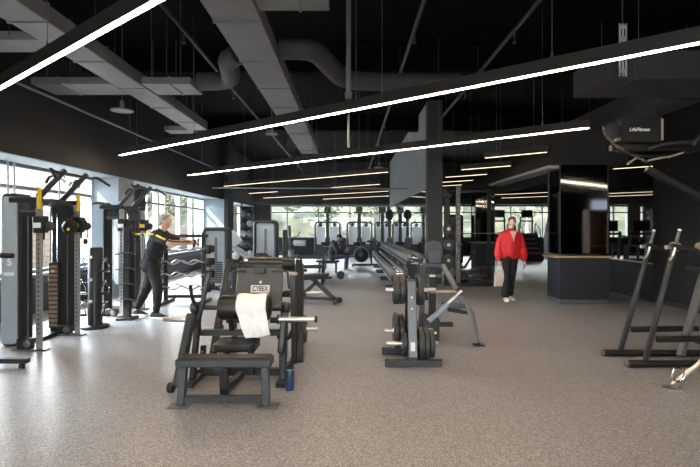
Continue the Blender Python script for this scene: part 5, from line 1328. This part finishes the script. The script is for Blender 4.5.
for dy in (-.018, .018): MB().path([(2.90, 9.88 + dy, .59), (2.93, 9.885 + dy * .5, .70), (2.955, 9.888, .705), (2.985, 9.885 + dy * .5, .70), (3.02, 9.88 + dy, .59)], .006, 8, .02).build('carry_handle', M_canvas, t)
# ---- seated man far back
t = thing('flat_bench', 'flat black bench under the seated person in the far aisle', 'bench', (-.62, 16.1, 0))
MB().box(-1.1, -.34, 15.97, 16.23, .315, .375, .02).build('seat', M_vinyl, t)
MB().beam((-1.0, 16.1, .30), (-.42, 16.1, .30), .06, .05).build('seat_beam', M_black, t)
for x in (-.98, -.45):
    MB().beam((x, 16.1, .03), (x, 16.1, .30), .06).build('leg', M_black, t); MB().beam((x, 15.9, .03), (x, 16.3, .03), .06).build('foot', M_black, t)
t = thing('person', 'person in a dark hooded top and blue jeans sitting bent forward on a bench', 'person', (-.5, 16.1, .4))
f = V((1, -.12, -.42)).normalized(); s = f.cross(Z_).normalized(); u = s.cross(f)
b = MB(); hc = (-.335, 16.08, 1.105); at, R = head(b, hc, f, s, u, 1.0)
b.cap((-.46, 16.1, .95), (-.385, 16.09, 1.04), .062, .056)
torso = (((-.56, 16.1, .50), .08, .105), ((-.59, 16.1, .64), .075, .105), ((-.56, 16.1, .78), .09, .11), ((-.51, 16.1, .89), .11, .095))
for (c, w_, r) in torso: b.cap(V(c) - Y_ * w_, V(c) + Y_ * w_, r, r)
A1 = ((-.50, 15.90, .90), (-.40, 15.86, .66), (-.20, 15.98, .66)); A2 = ((-.50, 16.30, .90), (-.40, 16.34, .66), (-.20, 16.20, .68))
for A in (A1, A2): chain(b, (A[0], A[1], A[2]), (.05, .042, .028))
hand(b, A1[2], (1, .3, .2), (0, 1, 0), (0, 0, 1), .9); hand(b, A2[2], (1, -.3, .2), (0, -1, 0), (0, 0, 1), .9)
L1 = ((-.54, 15.99, .49), (-.10, 15.98, .52), (-.14, 15.98, .10)); L2 = ((-.54, 16.21, .49), (-.10, 16.24, .52), (-.12, 16.24, .10))
for L in (L1, L2): chain(b, (L[0], L[1], L[2]), (.08, .055, .036))
mod_remesh(b.build('body', M_skin3, t, 0), .0075, 2)
face(t, at, R, 1.0, M_blackhair, mat('dark_lips', (.16, .07, .06), .5))
h = MB(); h.ell(at(0, -.018, .034), (.077, .093, .084), 20, 14, R); h.build('hair', M_blackhair, t, 60)
M_hood = mat('charcoal_hoodie', (.02, .022, .028), .85, 0, .15, 20)
c_ = MB()
for (c, w_, r) in torso: c_.cap(V(c) - Y_ * w_, V(c) + Y_ * w_, r + .03, r + .03)
c_.cap((-.53, 16.03, .96), (-.53, 16.17, .96), .075, .075)
for A in (A1, A2): chain(c_, (A[0], A[1], V(A[1]).lerp(V(A[2]), .85)), (.075, .066, .045))
fabric(c_, 'hooded_top', M_hood, t)
c_ = MB()
c_.cap((-.55, 16.02, .50), (-.55, 16.18, .50), .115, .115)
for L in (L1, L2): chain(c_, (L[0], L[1], V(L[1]).lerp(V(L[2]), .9)), (.10, .075, .058))
fabric(c_, 'jeans', mat('blue_denim', (.035, .055, .09), .8, 0, .2, 30), t)
M_tan = mat('tan_shoe', (.42, .30, .22), .6)
shoe(t, (-.20, 15.98, 0), (1, -.1, 0), .27, M_tan, M_white); shoe(t, (-.18, 16.24, 0), (1, .1, 0), .27, M_tan, M_white)
p = thing('phone', 'small dark phone held in the hands of the seated person', 'phone', (-.07, 16.09, .70))
MB().rpanel(-.105, -.035, .66, .80, 16.085, 16.095, .01).build('phone_case', M_black, p)
MB().rpanel(-.10, -.04, .668, .792, 16.0835, 16.085, .006).build('screen', mat('dark_screen', (.012, .012, .014), .15), p)
